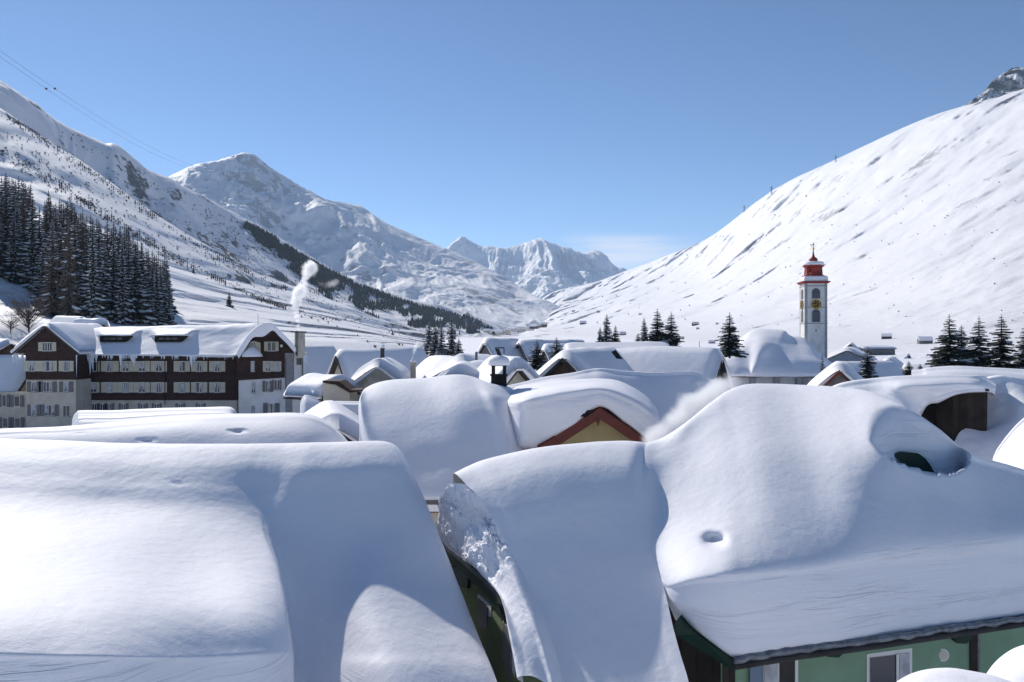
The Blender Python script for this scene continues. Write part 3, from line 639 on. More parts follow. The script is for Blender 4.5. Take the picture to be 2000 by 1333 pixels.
# left gable: wall, rake, shutters
gw = lambda px, py, d=0.0: P(px, py, np.interp(px, [850, 905, 945, 988, 1030], [17.3, 16.05, 15.15, 13.95, 12.7])+d)
b = MB(); b.prism([gw(840, 1060, .5), gw(872, 1078, .5), gw(945, 1140, .5), gw(988, 1186, .5), gw(1024, 1340, .5), gw(1024, 1700, .5), gw(800, 1700, .5)], (1.2, .6, 0)); b.build('gable_wall', M['olive'], rt)
b = MB(); pts = [(846, 1044), (870, 1066), (905, 1094), (945, 1130), (985, 1172)]
top = [np.array(gw(x, y-1, -.02)) for x, y in pts]
for a, c in zip(top[:-1], top[1:]): b.prism([a, c, c-np.array((0, 0, .10)), a-np.array((0, 0, .10))], (.4, .2, 0))
b.build('verge_board', M['metal'], rt)
b = MB()
for a, c in zip(top[:-1], top[1:]): b.prism([a-np.array((0, 0, .104)), c-np.array((0, 0, .104)), c-np.array((-.02, -.1, .34)), a-np.array((-.02, -.1, .34))], (.25, .12, 0))
b.build('bargeboard', M['dgreen'], rt)
b = MB(); q = np.array(gw(985, 1178, -.1)); b.prism([q+np.array((-.12, 0, 0)), q+np.array((.22, 0, -.14)), q+np.array((.16, 0, -.42)), q+np.array((.0, 0, -.36))], (0, .5, 0)); b.build('eave_end', M['dark'], rt)
for (xa, ya, xb, yb, hgt) in ((936, 1160, 962, 1172, 1.35), (986, 1204, 1008, 1222, 1.3)):
    a = np.array(gw(xa, ya, .46)); c = np.array(gw(xb, yb, .46)); d = np.array((0, 0, -hgt)); c[2] = a[2]
    wb = MB(); wb.prism([a, c, c+d, a+d], (-.03, -.03, 0)); wn = wb.build('window', M['frame'], rt)
    k = (c-a); wb = MB(); wb.prism([a+k*.08+d*.05, a+k*.80+d*.05, a+k*.80+d*.95, a+k*.08+d*.95], (-.055, -.05, 0)); wb.build('shutter', M['shut_grey'], wn)
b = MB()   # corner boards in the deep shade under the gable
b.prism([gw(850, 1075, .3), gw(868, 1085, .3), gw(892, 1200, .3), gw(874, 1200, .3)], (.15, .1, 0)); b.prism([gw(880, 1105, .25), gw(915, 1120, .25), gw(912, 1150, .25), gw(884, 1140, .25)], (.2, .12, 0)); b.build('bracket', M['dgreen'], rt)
# long front: roof slab edge, fascia, dark recess, green wall
ev = [(1318, 1216, 12.9), (1360, 1240, 12.9), (1432, 1290, 12.6), (1560, 1270, 12.85), (1700, 1252, 13.25), (1850, 1230, 13.8), (2000, 1208, 14.4), (2150, 1190, 15.0)]
ev3 = [np.array(P(*q)) for q in ev]
b = MB()
for a, c in zip(ev3[2:-1], ev3[3:]): b.prism([a+np.array((0, .02, .03)), c+np.array((0, .02, .03)), c+np.array((0, .02, -.08)), a+np.array((0, .02, -.08))], (.2, 1.6, .2))
b.build('roof', M['slate'], rt)
b = MB(); b.prism([ev3[0], ev3[1], ev3[2], ev3[2]+np.array((0, 0, -.16)), ev3[1]+np.array((0, 0, -.18)), ev3[0]+np.array((0, 0, -.2))], (.25, .5, 0)); b.build('verge_board', M['dgreen'], rt)
b = MB(); b.tube([q+np.array((0, -.05, -.08)) for q in ev3[2:]], .055, 8); b.build('gutter', M['slate'], rt, True)
random.seed(4)   # crust of ice along the gutter
pts = []; rr = []
for i in range(46):
    t = i/45*(len(ev3)-3); k = int(min(t, len(ev3)-4)); f_ = t-k; q = ev3[2+k]*(1-f_)+ev3[3+k]*f_
    pts.append(q+np.array((0, -.04+random.uniform(-.03, .03), .02+random.uniform(-.008, .012)))); rr.append(.05+random.uniform(0, .02))
b = MB(); b.tube(pts, rr, 8); b.build('ice_crust', M['dark_ice'], rt, True)
ff = lambda px, py, d=0.0: P(px, py, np.interp(px, [1430, 2150], [13.25, 15.6])+d)
b = MB(); b.prism([ff(1408, 1280), ff(2150, 1180), ff(2150, 1700), ff(1408, 1700)], (.3, 1.2, 0)); b.build('wall', M['green'], rt)
b = MB(); b.prism([P(1300, 1190, 14.6), P(1410, 1262, 13.32), P(1410, 1700, 13.32), P(1300, 1700, 14.6)], (.6, .9, 0)); b.build('side_wall', M['wood'], rt)
def fbox(name, m, x0, y0, x1, y1, d0, th, par=rt):
    b = MB(); a, c, e, f_ = [np.array(ff(*q, d0)) for q in ((x0, y0), (x1, y1), (x1, y1), (x0, y0))]
    hh = None; return b
def fpanel(name, m, x0, x1, yt0, yt1, yb, d, par=None, th=.05):
    b = MB(); b.prism([ff(x0, yt0, d), ff(x1, yt1, d), ff(x1, yb, d), ff(x0, yb, d)], (.01, th, 0)); return b.build(name, m, par or rt)
fpanel('corner_board', M['wood'], 1412, 1436, 1276, 1272, 1500, -.03)
fpanel('shutter', M['blue'], 1465, 1490, 1296, 1292, 1450, -.05)
dw = fpanel('window', M['frame'], 1491, 1522, 1294, 1290, 1450, -.045)
fpanel('pane', M['curtain'], 1494, 1519, 1298, 1294, 1450, -.07, dw, .02)
fpanel('shutter', M['slate'], 1523, 1551, 1290, 1286, 1450, -.05)
fpanel('post', M['frame'], 1553, 1559, 1284, 1283, 1450, -.06)
w1 = fpanel('window', M['frame'], 1693, 1783, 1278, 1266, 1450, -.06)
fpanel('pane', M['glass'], 1700, 1750, 1286, 1280, 1450, -.08, w1, .02)
fpanel('sash', M['frame'], 1751, 1756, 1279, 1278, 1450, -.10, w1, .02)
fpanel('curtain', M['curtain'], 1757, 1777, 1278, 1276, 1450, -.08, w1, .02)
q = np.array(ff(1842, 1280, -.08)); b = MB()
n0 = 24; ring = [(q[0]+.112*math.cos(2*math.pi*i/n0), q[1], q[2]+.118*math.sin(2*math.pi*i/n0)) for i in range(n0)]
b.prism(ring, (0, .07, 0)); pl_ = b.build('wall_plate', M['frame'], rt)
b = MB(); b.prism([(q[0]+.085*math.cos(2*math.pi*i/n0), q[1]-.012, q[2]+.09*math.sin(2*math.pi*i/n0)) for i in range(n0)], (0, .01, 0)); b.build('plate_face', M['cream'], pl_)
for px, py, ww in ((1632, 1270, 44), (1882, 1244, 40)):
    q = np.array(ff(px, py, -.3)); b = MB(); wd = ww/F*14/2
    b.prism([q+np.array((-wd, 0, .06)), q+np.array((wd, 0, .08)), q+np.array((wd*.9, 0, -.02)), q+np.array((wd*.3, 0, -.13)), q+np.array((-wd*.7, 0, -.12))], (0, .35, 0)); b.build('rafter_end', M['dgreen'], rt)
q = np.array(ff(1895, 1236, -.1)); b = MB(); b.prism([q, q+np.array((.14, 0, 0)), q+np.array((.14, 0, -1.6)), q+np.array((0, 0, -1.6))], (0, .1, 0)); b.build('post', M['wood'], rt)
fpanel('post', M['shut_grey'], 1908, 1914, 1240, 1240, 1450, -.07)
fpanel('trellis', M['dark'], 1918, 1982, 1232, 1222, 1450, -.04)
b = MB(); b.tube([ff(1880, 1262, -.03), ff(1884, 1290, -.03), ff(1882, 1340, -.03)], .006, 5); b.build('wire', M['cable'], rt)
# dormer front inside the snow pocket
b = MB(); dp = [(1742, 888), (1762, 883), (1794, 886), (1808, 896), (1818, 910), (1830, 932), (1800, 924), (1768, 908)]
d0 = e2D(1780, 896)-.12; b.prism([P(x, y, d0+(x-1780)*.002) for x, y in dp], (0, .05, 0)); b.build('dormer_front', M['dgreen'], rt)
# roof vent in the pit of the lower slope
q = np.array(P(1398, 1062, e2D(1398, 1060)-.02)); b = MB(); b.box(q[0]-.14, q[0]+.14, q[1]-.08, q[1]+.1, q[2]-.3, q[2]+.02); b.build('roof_vent', M['metal'], rt)
GREEN = rt

# -- snow mounds in the bottom right corner
for (label, px, py, rx, rz, D) in (('rounded snow mound in the bottom right corner, the lower and wider of the two', 1890, 1328, .78, .40, 7.0), ('rounded snow mound cut by the right edge of the photo, the higher of the two', 2085, 1268, .85, .6, 8.2)):
    c = np.array(P(px, py, D)); n = 60
    uu, vv = np.meshgrid(np.linspace(0, 2*math.pi, n+1), np.linspace(0, math.pi/2, 24), indexing='ij')
    r = np.cos(vv)**.75; X = c[0]+rx*r*np.cos(uu); Y = c[1]+.9*rx*r*np.sin(uu); Zz = c[2]-rz*1.6+rz*1.6*np.sin(vv)**.9
    Wd = np.stack([X, Y, Zz], -1); Wd[..., 2] += .03*fbm(X*1.5, Y*1.5, X*0, 3, 3)
    skirt = Wd[:, :1].copy(); skirt[..., 2] = 0
    Wd = np.concatenate([skirt, Wd], 1)
    o = grid_obj('snow_mound', Wd, M['snow'], None); tag(o, label, 'snow mound', None)

# -- house with the weathered wooden wall, right
rt = empty('house', P(1850, 800, 26)[:2]+(0,), 'snow-covered house on the right with a dark weathered board wall under a snow cornice', 'house')
gb = (2.0, .6, 5, 4)
C = [
 mcol((1600, 768, 27.5), [(1600, 778, .5), (1604, 795, .8)], [(1610, 830, -.8), (1612, 860, -1.3), (1612, 900, -2), (1612, 905, -1)], gb),
 mcol((1640, 749, 26.8), [(1645, 760, .4), (1655, 778, .8)], [(1668, 810, -.8), (1675, 850, -1.5), (1680, 890, -2), (1680, 905, -1)], gb),
 mcol((1700, 739, 26.3), [(1705, 750, .35), (1715, 768, .8)], [(1735, 795, -.6), (1750, 830, -1.4), (1755, 870, -2), (1755, 905, -1)], gb),
 mcol((1750, 735, 26.0), [(1756, 743, .15), (1765, 755, .4)], [(1780, 770, -.05), (1795, 785, .0), (1802, 798, .1), (1806, 800, 1.4)], gb),
 mcol((1800, 733, 25.9), [(1804, 741, .12), (1810, 751, .3)], [(1822, 762, -.05), (1830, 773, .0), (1834, 784, .1), (1835, 786, 1.4)], gb),
 mcol((1850, 732, 25.8), [(1854, 739, .12), (1860, 748, .3)], [(1866, 756, -.05), (1868, 763, .0), (1868, 770, .1), (1868, 772, 1.4)], gb),
 mcol((1890, 734, 25.7), [(1894, 740, .12), (1900, 749, .3)], [(1904, 755, -.05), (1905, 760, .0), (1905, 765, .1), (1905, 767, 1.4)], gb),
 mcol((1920, 735, 25.7), [(1922, 743, .3), (1926, 752, .6)], [(1930, 758, -.05), (1932, 762, .0), (1933, 766, .1), (1933, 768, 1.4)], gb),
 mcol((1945, 750, 25.7), [(1945, 756, .5), (1945, 760, .6)], [(1944, 764, -.02), (1943, 768, .0), (1942, 772, .1), (1942, 774, 1.4)], gb)]
grid_obj('snow_cover', loft(C, 12, 12, .05, .6, 31), M['snow'], rt)
C = []
for px, pc, D in ((1780, 724, 31), (1800, 722, 31), (1815, 719, 31), (1860, 717, 31), (1930, 719, 31), (2000, 722, 31), (2100, 728, 31), (2200, 740, 31)):
    C.append(column((px, pc, D), [(px, pc+6, .1), (px, pc+14, .2), (px, pc+30, .5), (px+5, pc+60, .8), (px+5, pc+120, .8)], gb))
grid_obj('snow_cover', loft(C, 10, 12, .06, .4, 33), M['snow'], rt)
# heap beside the board wall
C = [
 column((1915, 742, 26.6), [(1912, 760, 3), (1908, 790, 3), (1900, 830, .8), (1870, 850, .35), (1860, 885, .4), (1860, 960, .5)], gb),
 column((1935, 737, 26.8), [(1936, 755, .7), (1934, 790, 1.6), (1930, 832, .9), (1915, 858, .35), (1905, 892, .4), (1905, 970, .5)], gb),
 column((1958, 735, 27), [(1962, 750, .4), (1966, 782, .8), (1962, 820, 1.0), (1950, 855, .5), (1940, 895, .5), (1940, 980, .5)], gb),
 column((1985, 738, 27), [(1992, 752, .35), (1996, 780, .45), (1992, 812, .9), (1984, 850, .8), (1975, 895, .6), (1975, 980, .5)], gb),
 column((2020, 745, 27), [(2025, 760, .35), (2028, 790, .4), (2025, 815, .7), (2020, 850, .8), (2015, 895, .6), (2015, 980, .5)], gb),
 column((2080, 755, 27), [(2080, 770, .35), (2080, 800, .4), (2080, 825, .7), (2080, 860, .8), (2080, 900, .6), (2080, 980, .5)], gb)]
grid_obj('snow_heap', loft(C, 14, 12, .10, .9, 35), M['snow'], rt)
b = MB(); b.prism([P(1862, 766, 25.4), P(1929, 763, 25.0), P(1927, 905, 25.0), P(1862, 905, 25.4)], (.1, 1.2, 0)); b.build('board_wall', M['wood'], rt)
b = MB(); b.prism([P(1790, 788, 27.0), P(1862, 768, 26.3), P(1862, 905, 26.3), P(1790, 905, 27.0)], (.1, .8, 0)); b.build('recess_wall', M['dark'], rt)  # deeper shade under the overhang put into the colour, darker than the board wall
b = MB(); b.prism([P(1858, 762, 25.2), P(1932, 760, 24.85), P(1932, 765, 24.85), P(1858, 767, 25.2)], (0, .6, 0)); b.build('roof', M['slate'], rt)

rt = empty('house', P(2050, 850, 21)[:2]+(0,), 'bright snow-covered roof corner cut by the right edge beside the board wall', 'house')
C = []
for px, py in ((1944, 886), (1956, 868), (1970, 850), (1990, 828), (2020, 805), (2070, 780), (2150, 760)):
    C.append(column((px, py, 20.5), [(px+2, py+8, .2), (px+6, py+22, .25), (px+12, py+50, .3), (px+20, py+90, .4), (px+20, py+160, .6)], (1.5, .8, 4, 4)))
C = add_side0(C, [(-.06, 0, -.35), (.1, 0, -1.4)])
grid_obj('snow_cover', loft(C, 10, 10, .03, .6, 37), M['snow'], rt)
walls_under(rt, [(13.4, 18.6), (18, 18.6), (18, 24), (13.2, 24)], 8.2, M['wood2'])

# ------------------------------------------------------------------ generic snow-roofed house
def snow_slab(name, root, p0, u, v, L, hw, s, t, seed, m, dz=0.0, edge=8, rough=.10):
    """snow on a gable roof; p0 = roof ridge centre, u along the ridge, v across"""
    nu_, nv_ = max(14, int(L*1.6)), 30
    a = np.linspace(-1, 1, nu_); c = np.linspace(-1, 1, nv_)
    a = np.sign(a)*np.abs(a)**.6; c = np.sign(c)*np.abs(c)**.8
    AA, CC = np.meshgrid(a, c, indexing='ij')
    e = (1-np.abs(AA)**(edge*2))**.5*(1-np.abs(CC)**edge)**.5
    n = fbm(AA*L/2*.5+seed, CC*hw*.5, AA*0, 3, seed)
    n2 = fbm(AA*L/2*.22+seed*3, CC*hw*.22, AA*0, 2, seed+4)
    r = .5; ridge = -s*(np.sqrt((CC*hw)**2+r*r)-r)
    top = ridge+t*e*(1+.22*n2)+rough*n*e
    U = AA*L/2*(1+.0*n); Vv = CC*hw+np.sign(CC)*(.12*n)*(np.abs(CC) > .9)
    U = U+np.sign(AA)*.15*n2*(np.abs(AA) > .9)
    Wt = p0+U[..., None]*u+Vv[..., None]*v; Wt[..., 2] = p0[2]+top
    Wb = p0+U[..., None]*u*.97+Vv[..., None]*v*.97; Wb[..., 2] = p0[2]-s*np.abs(Vv)-.02
    k = nu_*nv_; V = np.concatenate([Wt.reshape(-1, 3), Wb.reshape(-1, 3)]); f = grid_faces(nu_, nv_).tolist()
    F2 = [q[::-1] for q in f]+[[k+i for i in q] for q in f]
    idx = np.arange(k).reshape(nu_, nv_)
    loop = list(idx[:, 0])+list(idx[-1, 1:])+list(idx[-2::-1, -1])+list(idx[0, -2:0:-1])
    for i in range(len(loop)):
        q, w_ = int(loop[i]), int(loop[(i+1) % len(loop)]); F2.append([q, w_, k+w_, k+q])
    return mesh_obj(name, V, F2, m, root, True)
def gable_house(label, A, B, hw, s, t, wm, group=None, name='house', cat='house', wins=None, seed=1, gables=True, eave=.5, endo=.5, roofm=None, snowm=None, parts=True, root=None, rough=.10):
    a = np.array(P(*A)); c = np.array(P(*B)); u = c-a; zr = (a[2]+c[2])/2-t; u[2] = 0; L = np.linalg.norm(u); u /= L
    v = np.array((u[1], -u[0], 0.0))
    if v[1] > 0: v = -v
    mid = (a+c)/2; mid[2] = zr
    gz = ground_z(mid[1])
    if root is None: root = empty(name, (mid[0], mid[1], gz), label, cat, group)
    prof = lambda w_, d: [mid-v*w_+np.array((0, 0, -s*w_-d)), mid+np.array((0, 0, -d)), mid+v*w_+np.array((0, 0, -s*w_-d))]
    wi = hw-eave; l = prof(wi, .22)
    b = MB(); pg = [l[0], l[1], l[2], np.array((l[2][0], l[2][1], gz-.5)), np.array((l[0][0], l[0][1], gz-.5))]
    b.prism([q-u*(L/2-endo) for q in pg], u*(L-2*endo)); b.build('wall', wm, root)
    if parts:
        b = MB(); t0 = prof(hw, .0); t1 = prof(hw, .2)
        for i in (0, 1): b.prism([q-u*(L/2) for q in (t0[i], t0[i+1], t1[i+1], t1[i])], u*L)
        b.build('roof', roofm or M['slate'], root)
    snow_slab('snow_cover', root, mid+np.array((0, 0, .01)), u, v, L+.1, hw+.1, s, t, seed, snowm or M['snow_far'], rough=rough)
    if wins:
        for (end, off, zz, ww, hh, fm, gm) in wins:
            # window on a gable end: end -1 at A, +1 at B; off across, zz below the ridge
            e = mid+u*end*(L/2-endo+.02)+v*off+np.array((0, 0, -zz))
            b = MB(); q = [e-v*ww/2, e+v*ww/2, e+v*ww/2-np.array((0, 0, hh)), e-v*ww/2-np.array((0, 0, hh))]
            b.prism(q, u*end*.04); wo = b.build('window', fm, root)
            b = MB(); k = .1; q = [e-v*(ww/2-k)-np.array((0, 0, k)), e+v*(ww/2-k)-np.array((0, 0, k)), e+v*(ww/2-k)-np.array((0, 0, hh-k)), e-v*(ww/2-k)-np.array((0, 0, hh-k))]
            b.prism([p+u*end*.041 for p in q], u*end*.02); b.build('pane', gm, wo)
    return root
W = [(1, 0, 1.6, .7, .9, M['frame'], M['glass'])]
H1 = gable_house('steep snow roof beside the hotel chimney with a narrow windowed gable', (556, 671, 114), (654, 674, 118), 6.0, 1.05, .7, M['white'], seed=3,
    wins=[(1, .3, 1.6, .8, 1.1, M['grey'], M['glass']), (1, 1.6, 3.6, .8, 1.1, M['grey'], M['glass'])])
H2 = gable_house('large steep snow roof with a gabled dormer and smoking chimney', (655, 680, 72), (829, 675, 77), 4.8, 1.02, .75, M['stain'], seed=4, wins=[(1, 1.4, 2.4, .8, 1.1, M['frame'], M['glass'])])
def extra_chimney(root, px, py0, py1, wpx, D, m=M['stain'], cap=True, name='chimney'):
    x, y, z0 = P(px, py0, D); z1 = P(px, py1, D)[2]; wd = wpx/F*D/2; b = MB(); b.box(x-wd, x+wd, y-wd*.8, y+wd*.8, z0-1, z1)
    b.box(x-wd*1.15, x+wd*1.15, y-wd, y+wd, z1+.003, z1+.12); c = b.build(name, m, root)
    if cap:
        b = MB(); b.lathe([(wd*1.1, 0), (wd*1.15, .08), (wd*.9, .2), (wd*.1, .26)], (x, y, z1+.125), 12); b.build('snow_cap', M['snow_far'], c, True)
    return c
extra_chimney(H2, 807, 722, 711, 10, 69)
extra_chimney(H2, 747, 688, 683, 7, 70.5, M['slate'])
b = MB(); x, y, z = P(748, 684, 71); b.tube([(x, y, z-.5), (x, y, z+.7)], .02, 5); b.tube([(x-.3, y, z+.6), (x+.3, y, z+.6)], .015, 5); b.tube([(x-.2, y, z+.4), (x+.2, y, z+.4)], .015, 5); b.build('antenna', M['cable'], H2)
# gabled dormer: ridge runs away from the viewer
def cross_gable(root, px, py, D0, D1, hw, s, t, wm, drop=3.0, name='dormer', seed=2, trim=M['grey'], dx=0.0):
    a = np.array(P(px, py, D0)); c = np.array(a); c[1] = D1; c[0] += dx; zr = a[2]-t
    u = c-a; L = np.linalg.norm(u); u /= L; v = np.array((u[1], -u[0], 0)); mid = (a+c)/2; mid[2] = zr
    b = MB(); l = [mid-v*(hw-.3)+np.array((0, 0, -s*(hw-.3)-.12)), mid+np.array((0, 0, -.12)), mid+v*(hw-.3)+np.array((0, 0, -s*(hw-.3)-.12))]
    pg = l+[l[2]+np.array((0, 0, -drop)), l[0]+np.array((0, 0, -drop))]
    b.prism([q-u*(L/2-.35) for q in pg], u*(L-.4)); d = b.build(name, wm, root)
    b = MB()
    for sg in (-1, 1):
        p0 = mid+np.array((0, 0, -.0))-u*(L/2-.1); p1 = p0+v*sg*hw+np.array((0, 0, -s*hw)); dn = np.array((0, 0, -.22)); b.prism([p0, p1, p1+dn, p0+dn], u*.15)
    b.build('bargeboard', trim, d)
    snow_slab('snow_cap', d, mid+np.array((0, 0, .01)), u, v, L, hw+.1, s, t, seed, M['snow_far'])
    return d
cross_gable(H2, 737, 700, 66.5, 72.5, 2.2, .75, .75, M['stain'], seed=6, trim=M['stone'])
H3 = gable_house('white-walled house with a dark eave bracket beside the hotel tower', (598, 731, 67), (672, 729, 65), 2.6, .35, .9, M['white'], seed=7)
b = MB(); b.prism([P(630, 744, 61.5), P(662, 745, 61.5), P(684, 762, 61.5), P(705, 762, 61.5), P(705, 765, 61.5), P(682, 767, 61.5), P(655, 751, 61.5), P(630, 748, 61.5)], (0, 2.5, 0)); b.build('eave', M['brown'], H3)
b = MB(); b.prism([P(633, 749, 62), P(655, 752, 62), P(683, 768, 62), P(683, 830, 62), P(628, 830, 62)], (0, 3, 0)); b.build('gable_wall', M['cream'], H3)
C = [column((px, py, D), [(px, py+5, .2), (px, py+15, .6), (px, py+35, .9), (px, py+80, 1)], (2, .6, 4, 3)) for px, py, D in ((592, 742, 62), (602, 738, 62), (625, 738, 62), (640, 736, 62), (655, 736, 62), (668, 742, 61.8), (682, 752, 61.5), (700, 760, 61), (712, 768, 61))]
def mound_house(label, crest, D, wm=M['wood'], slopes=(.2, .5, .8, .9), steps=(4, 12, 26, 60), seed=1, ztop=2.5, gable=None, amp=.06):
    C = [column((px, py, D), [(px, py+d, q) for d, q in zip(steps, slopes)], (2, .6, 5, 4)) for px, py in crest]
    C = add_side(C, [(.2, 0, -.5), (.2, 0, -1.5)]); C = add_side0(C, [(-.2, 0, -.5), (-.2, 0, -1.5)])
    mx_ = crest[len(crest)//2][0]; rt = empty('house', P(mx_, 0, D)[:2]+(ground_z(D),), label, 'house')
    Wd = loft(C, 8, 10, amp, .5, seed); grid_obj('snow_cover', Wd, M['snow'], rt)
    xa, xb = P(crest[0][0], 0, D)[0]+.6, P(crest[-1][0], 0, D)[0]-.6
    walls_under(rt, [(xa, D+3), (xb, D+3), (xb, Wd[..., 1].min()+.9), (xa, Wd[..., 1].min()+.9)], ztop, wm)
    return rt
H4 = gable_house('small snow-capped shed with a black open gable left of the yellow-gabled house', (655, 787, 42), (640, 797, 52), 3.0, .75, .8, M['dark'], seed=9, snowm=M['snow'])
mound_house('low snow-covered roof with flat top between the hotel tower and the yellow-gabled house', [(624, 792), (640, 785), (665, 783), (700, 784), (740, 788)], 56, seed=14, slopes=(.15, .4, 2, 2), steps=(4, 9, 20, 50))
mound_house('snow bank roof at the foot of the white hotel tower', [(592, 775), (600, 772), (618, 778), (632, 792)], 60, seed=15)

# cluster in the middle
gable_house('snow roof with a wavy crest right of the dark spruce group', (838, 697, 74), (900, 696, 70), 4.0, .8, .8, M['white'], seed=21)
gable_house('snow-covered house with a tall thin stovepipe behind the capped chimney', (898, 693, 66), (952, 690, 70), 4.0, .5, .8, M['white'], seed=22)
b = MB(); x, y, z = P(930.5, 704, 62); b.tube([(x, y, z-1), (x, y, z+.66)], .10, 8)
o = b.build('stovepipe', M['metal'], bpy.data.objects['house.'+str(0).zfill(3)] if False else None); tag(o, 'dark thin stovepipe standing upright among snowy roofs left of the capped chimney', 'stovepipe')
h = gable_house('small snow-capped house with an arched gable behind the yellow-gabled house roof', (905, 705, 56), (942, 704, 60), 2.6, .6, .8, M['white'], seed=23)
cross_gable(h, 899, 709, 52, 56, 1.7, .7, .8, M['white'], seed=24, trim=M['stone'])
gable_house('snow-covered house with its pale gable edge right of the capped chimney', (962, 697, 54), (1015, 697, 50), 3.0, 1.1, .6, M['stain'], seed=25)
gable_house('far snow roof split by a white seam left of the two dark spruces', (946, 658, 146), (1011, 660, 150), 8, 1.0, .9, M['grey'], seed=26)
gable_house('long far snow roof behind the two dark spruces', (1012, 660, 146), (1140, 661, 154), 8, 1.0, .9, M['grey'], seed=27)
gable_house('lower snow roof block just behind the right one of two dark spruces', (1062, 671, 120), (1126, 671, 122), 5, .9, .9, M['grey'], seed=28)
for i, (px, py, D) in enumerate(((1120, 668, 118), (1030, 706, 88))):
    gable_house(('low flat snow roof behind the brown-gabled chalet', 'flat snow-covered annex between capped chimney and brown-gabled chalet')[i], (px-20, py, D), (px+(190 if i == 0 else 32), py+1, D), 4, .35, .9, M['wood2'], seed=30+i)
# brown-gabled chalet and the long house behind
K1 = gable_house('chalet with a brown timber gable under thick snow in the village centre', (1098, 681, 58), (1218, 675, 66), 4.6, .85, .75, M['wood2'], seed=33, wins=[(-1, 0, 1.2, .6, .5, M['wood'], M['glass'])])
K2 = gable_house('long house with a steep snow roof and grey timber gable beside the church', (1190, 669, 64.5), (1412, 682, 59), 4.8, 1.4, .8, M['wood2'], seed=34, wins=[(1, .2, 2.2, 1.2, 1.4, M['grey'], M['glass'])])
b = MB(); b.prism([P(1194, 688, 57.5), P(1202, 684, 57.5), P(1216, 702, 57), P(1204, 701, 57)], (.2, 1.5, 0)); b.build('dormer_opening', M['dark'], K2)
b = MB(); x, y, z = P(1366, 680, 60); b.tube([(x, y, z-.3), (x, y, z+.5)], .02, 5); b.build('antenna', M['cable'], K2)

# ------------------------------------------------------------------ church
CH = empty('church', P(1520, 700, 165)[:2]+(3,), 'white church nave under a deep wind-shaped snow roof', 'church')
C = []
def ccol(pts): return [tuple(p) for p in pts]
C = [
 ccol([(1412, 735, 175), (1412, 700, 172), (1414, 690, 166), (1414, 700, 160), (1416, 715, 157), (1420, 728, 155.5), (1422, 735, 155.2), (1424, 736, 157)]),
 ccol([(1440, 720, 180), (1440, 676, 175), (1442, 666, 170), (1440, 685, 161), (1440, 708, 157), (1442, 725, 155), (1443, 735, 154.8), (1443, 736, 157)]),
 ccol([(1468, 700, 184), (1468, 655, 176), (1468, 648, 172), (1464, 675, 162), (1462, 702, 157.5), (1462, 722, 155), (1462, 735, 154.8), (1462, 736, 157)]),
 ccol([(1490, 690, 184), (1490, 649, 177), (1490, 645, 172), (1488, 675, 160), (1480, 702, 156), (1474, 722, 154), (1474, 734, 154), (1474, 736, 157)]),
 ccol([(1520, 690, 184), (1520, 650, 177), (1520, 647, 172), (1514, 675, 162), (1506, 702, 157.5), (1500, 722, 155), (1500, 735, 154.8), (1500, 736, 157)]),
 ccol([(1532, 690, 186), (1532, 655, 178), (1533, 648, 173), (1528, 676, 163), (1530, 702, 158), (1530, 722, 155.5), (1530, 735, 155), (1530, 737, 157)]),
 ccol([(1545, 700, 186), (1545, 665, 178), (1546, 657, 174), (1552, 680, 164), (1560, 702, 158), (1562, 722, 155.5), (1562, 735, 155), (1562, 737, 157)]),
 ccol([(1575, 700, 186), (1573, 668, 180), (1573, 662, 177), (1584, 684, 166), (1594, 704, 159), (1598, 722, 156), (1600, 733, 155.2), (1600, 736, 157)]),
 ccol([(1600, 710, 186), (1600, 690, 180), (1600, 688, 176), (1606, 698, 168), (1614, 708, 162), (1620, 720, 158), (1624, 729, 157), (1624, 734, 159)]),
 ccol([(1630, 725, 180), (1628, 712, 176), (1628, 712, 172), (1630, 716, 168), (1631, 720, 164), (1632, 724, 161), (1633, 729, 160), (1632, 733, 161)])]
grid_obj('snow_cover', loft(C, 12, 12, .25, .16, 51), M['snow_far'], CH)
b = MB(); b.prism([P(1424, 736, 157), P(1628, 736, 158), P(1628, 800, 158), P(1424, 800, 157)], (0, 18, 0)); b.build('wall', M['white'], CH)
for px in (1470, 1518, 1562, 1572, 1600): b = MB(); x, y, z = P(px, 738, 156.9); b.box(x-.55, x+.55, y-.15, y+.3, -1, z); b.build('pilaster', M['stone'], CH)
b = MB(); b.prism([P(1420, 735, 155.6), P(1630, 735.5, 156.8), P(1630, 738, 156.8), P(1420, 737.5, 155.6)], (0, 1.5, 0)); b.build('eave', M['slate'], CH)
# tower
TD = 180.0; k_ = TD/F
tw = empty('church_tower', (P(1596.5, 0, TD)[0], TD+2.45, 3.0), 'tall white church tower with a clock and dark red lantern top', 'church tower', None, R(-7))
hw_ = 2.42
zt = lambda py: H0+(CY-py)*k_-3.0
b = MB(); b.box(-hw_, hw_, -hw_, hw_, -3.4, zt(552)); b.build('shaft', M['white'], tw, local=True)
b = MB()
for sx_ in (-1, 1):
    for sy in (-1, 1):
        b.box(min(sx_*hw_*1.015, sx_*hw_*.78), max(sx_*hw_*1.015, sx_*hw_*.78), min(sy*hw_*1.015, sy*hw_*.78), max(sy*hw_*1.015, sy*hw_*.78), -3.4, zt(554))
b.build('corner_pilaster', M['stone'], tw, local=True)
for py, th in ((631, .22), (600, .16), (558, .2)):
    b = MB(); q = hw_*1.04; b.box(-q, q, -q, q, zt(py)-th, zt(py)); b.build('string_course', M['stone'], tw, local=True)
b = MB(); q = hw_*1.25; b.box(-q, q, -q, q, zt(551.6), zt(549.5)); b.box(-q*.93, q*.93, -q*.93, q*.93, zt(553.6), zt(551.7)); b.build('cornice', M['redroof'], tw, local=True)
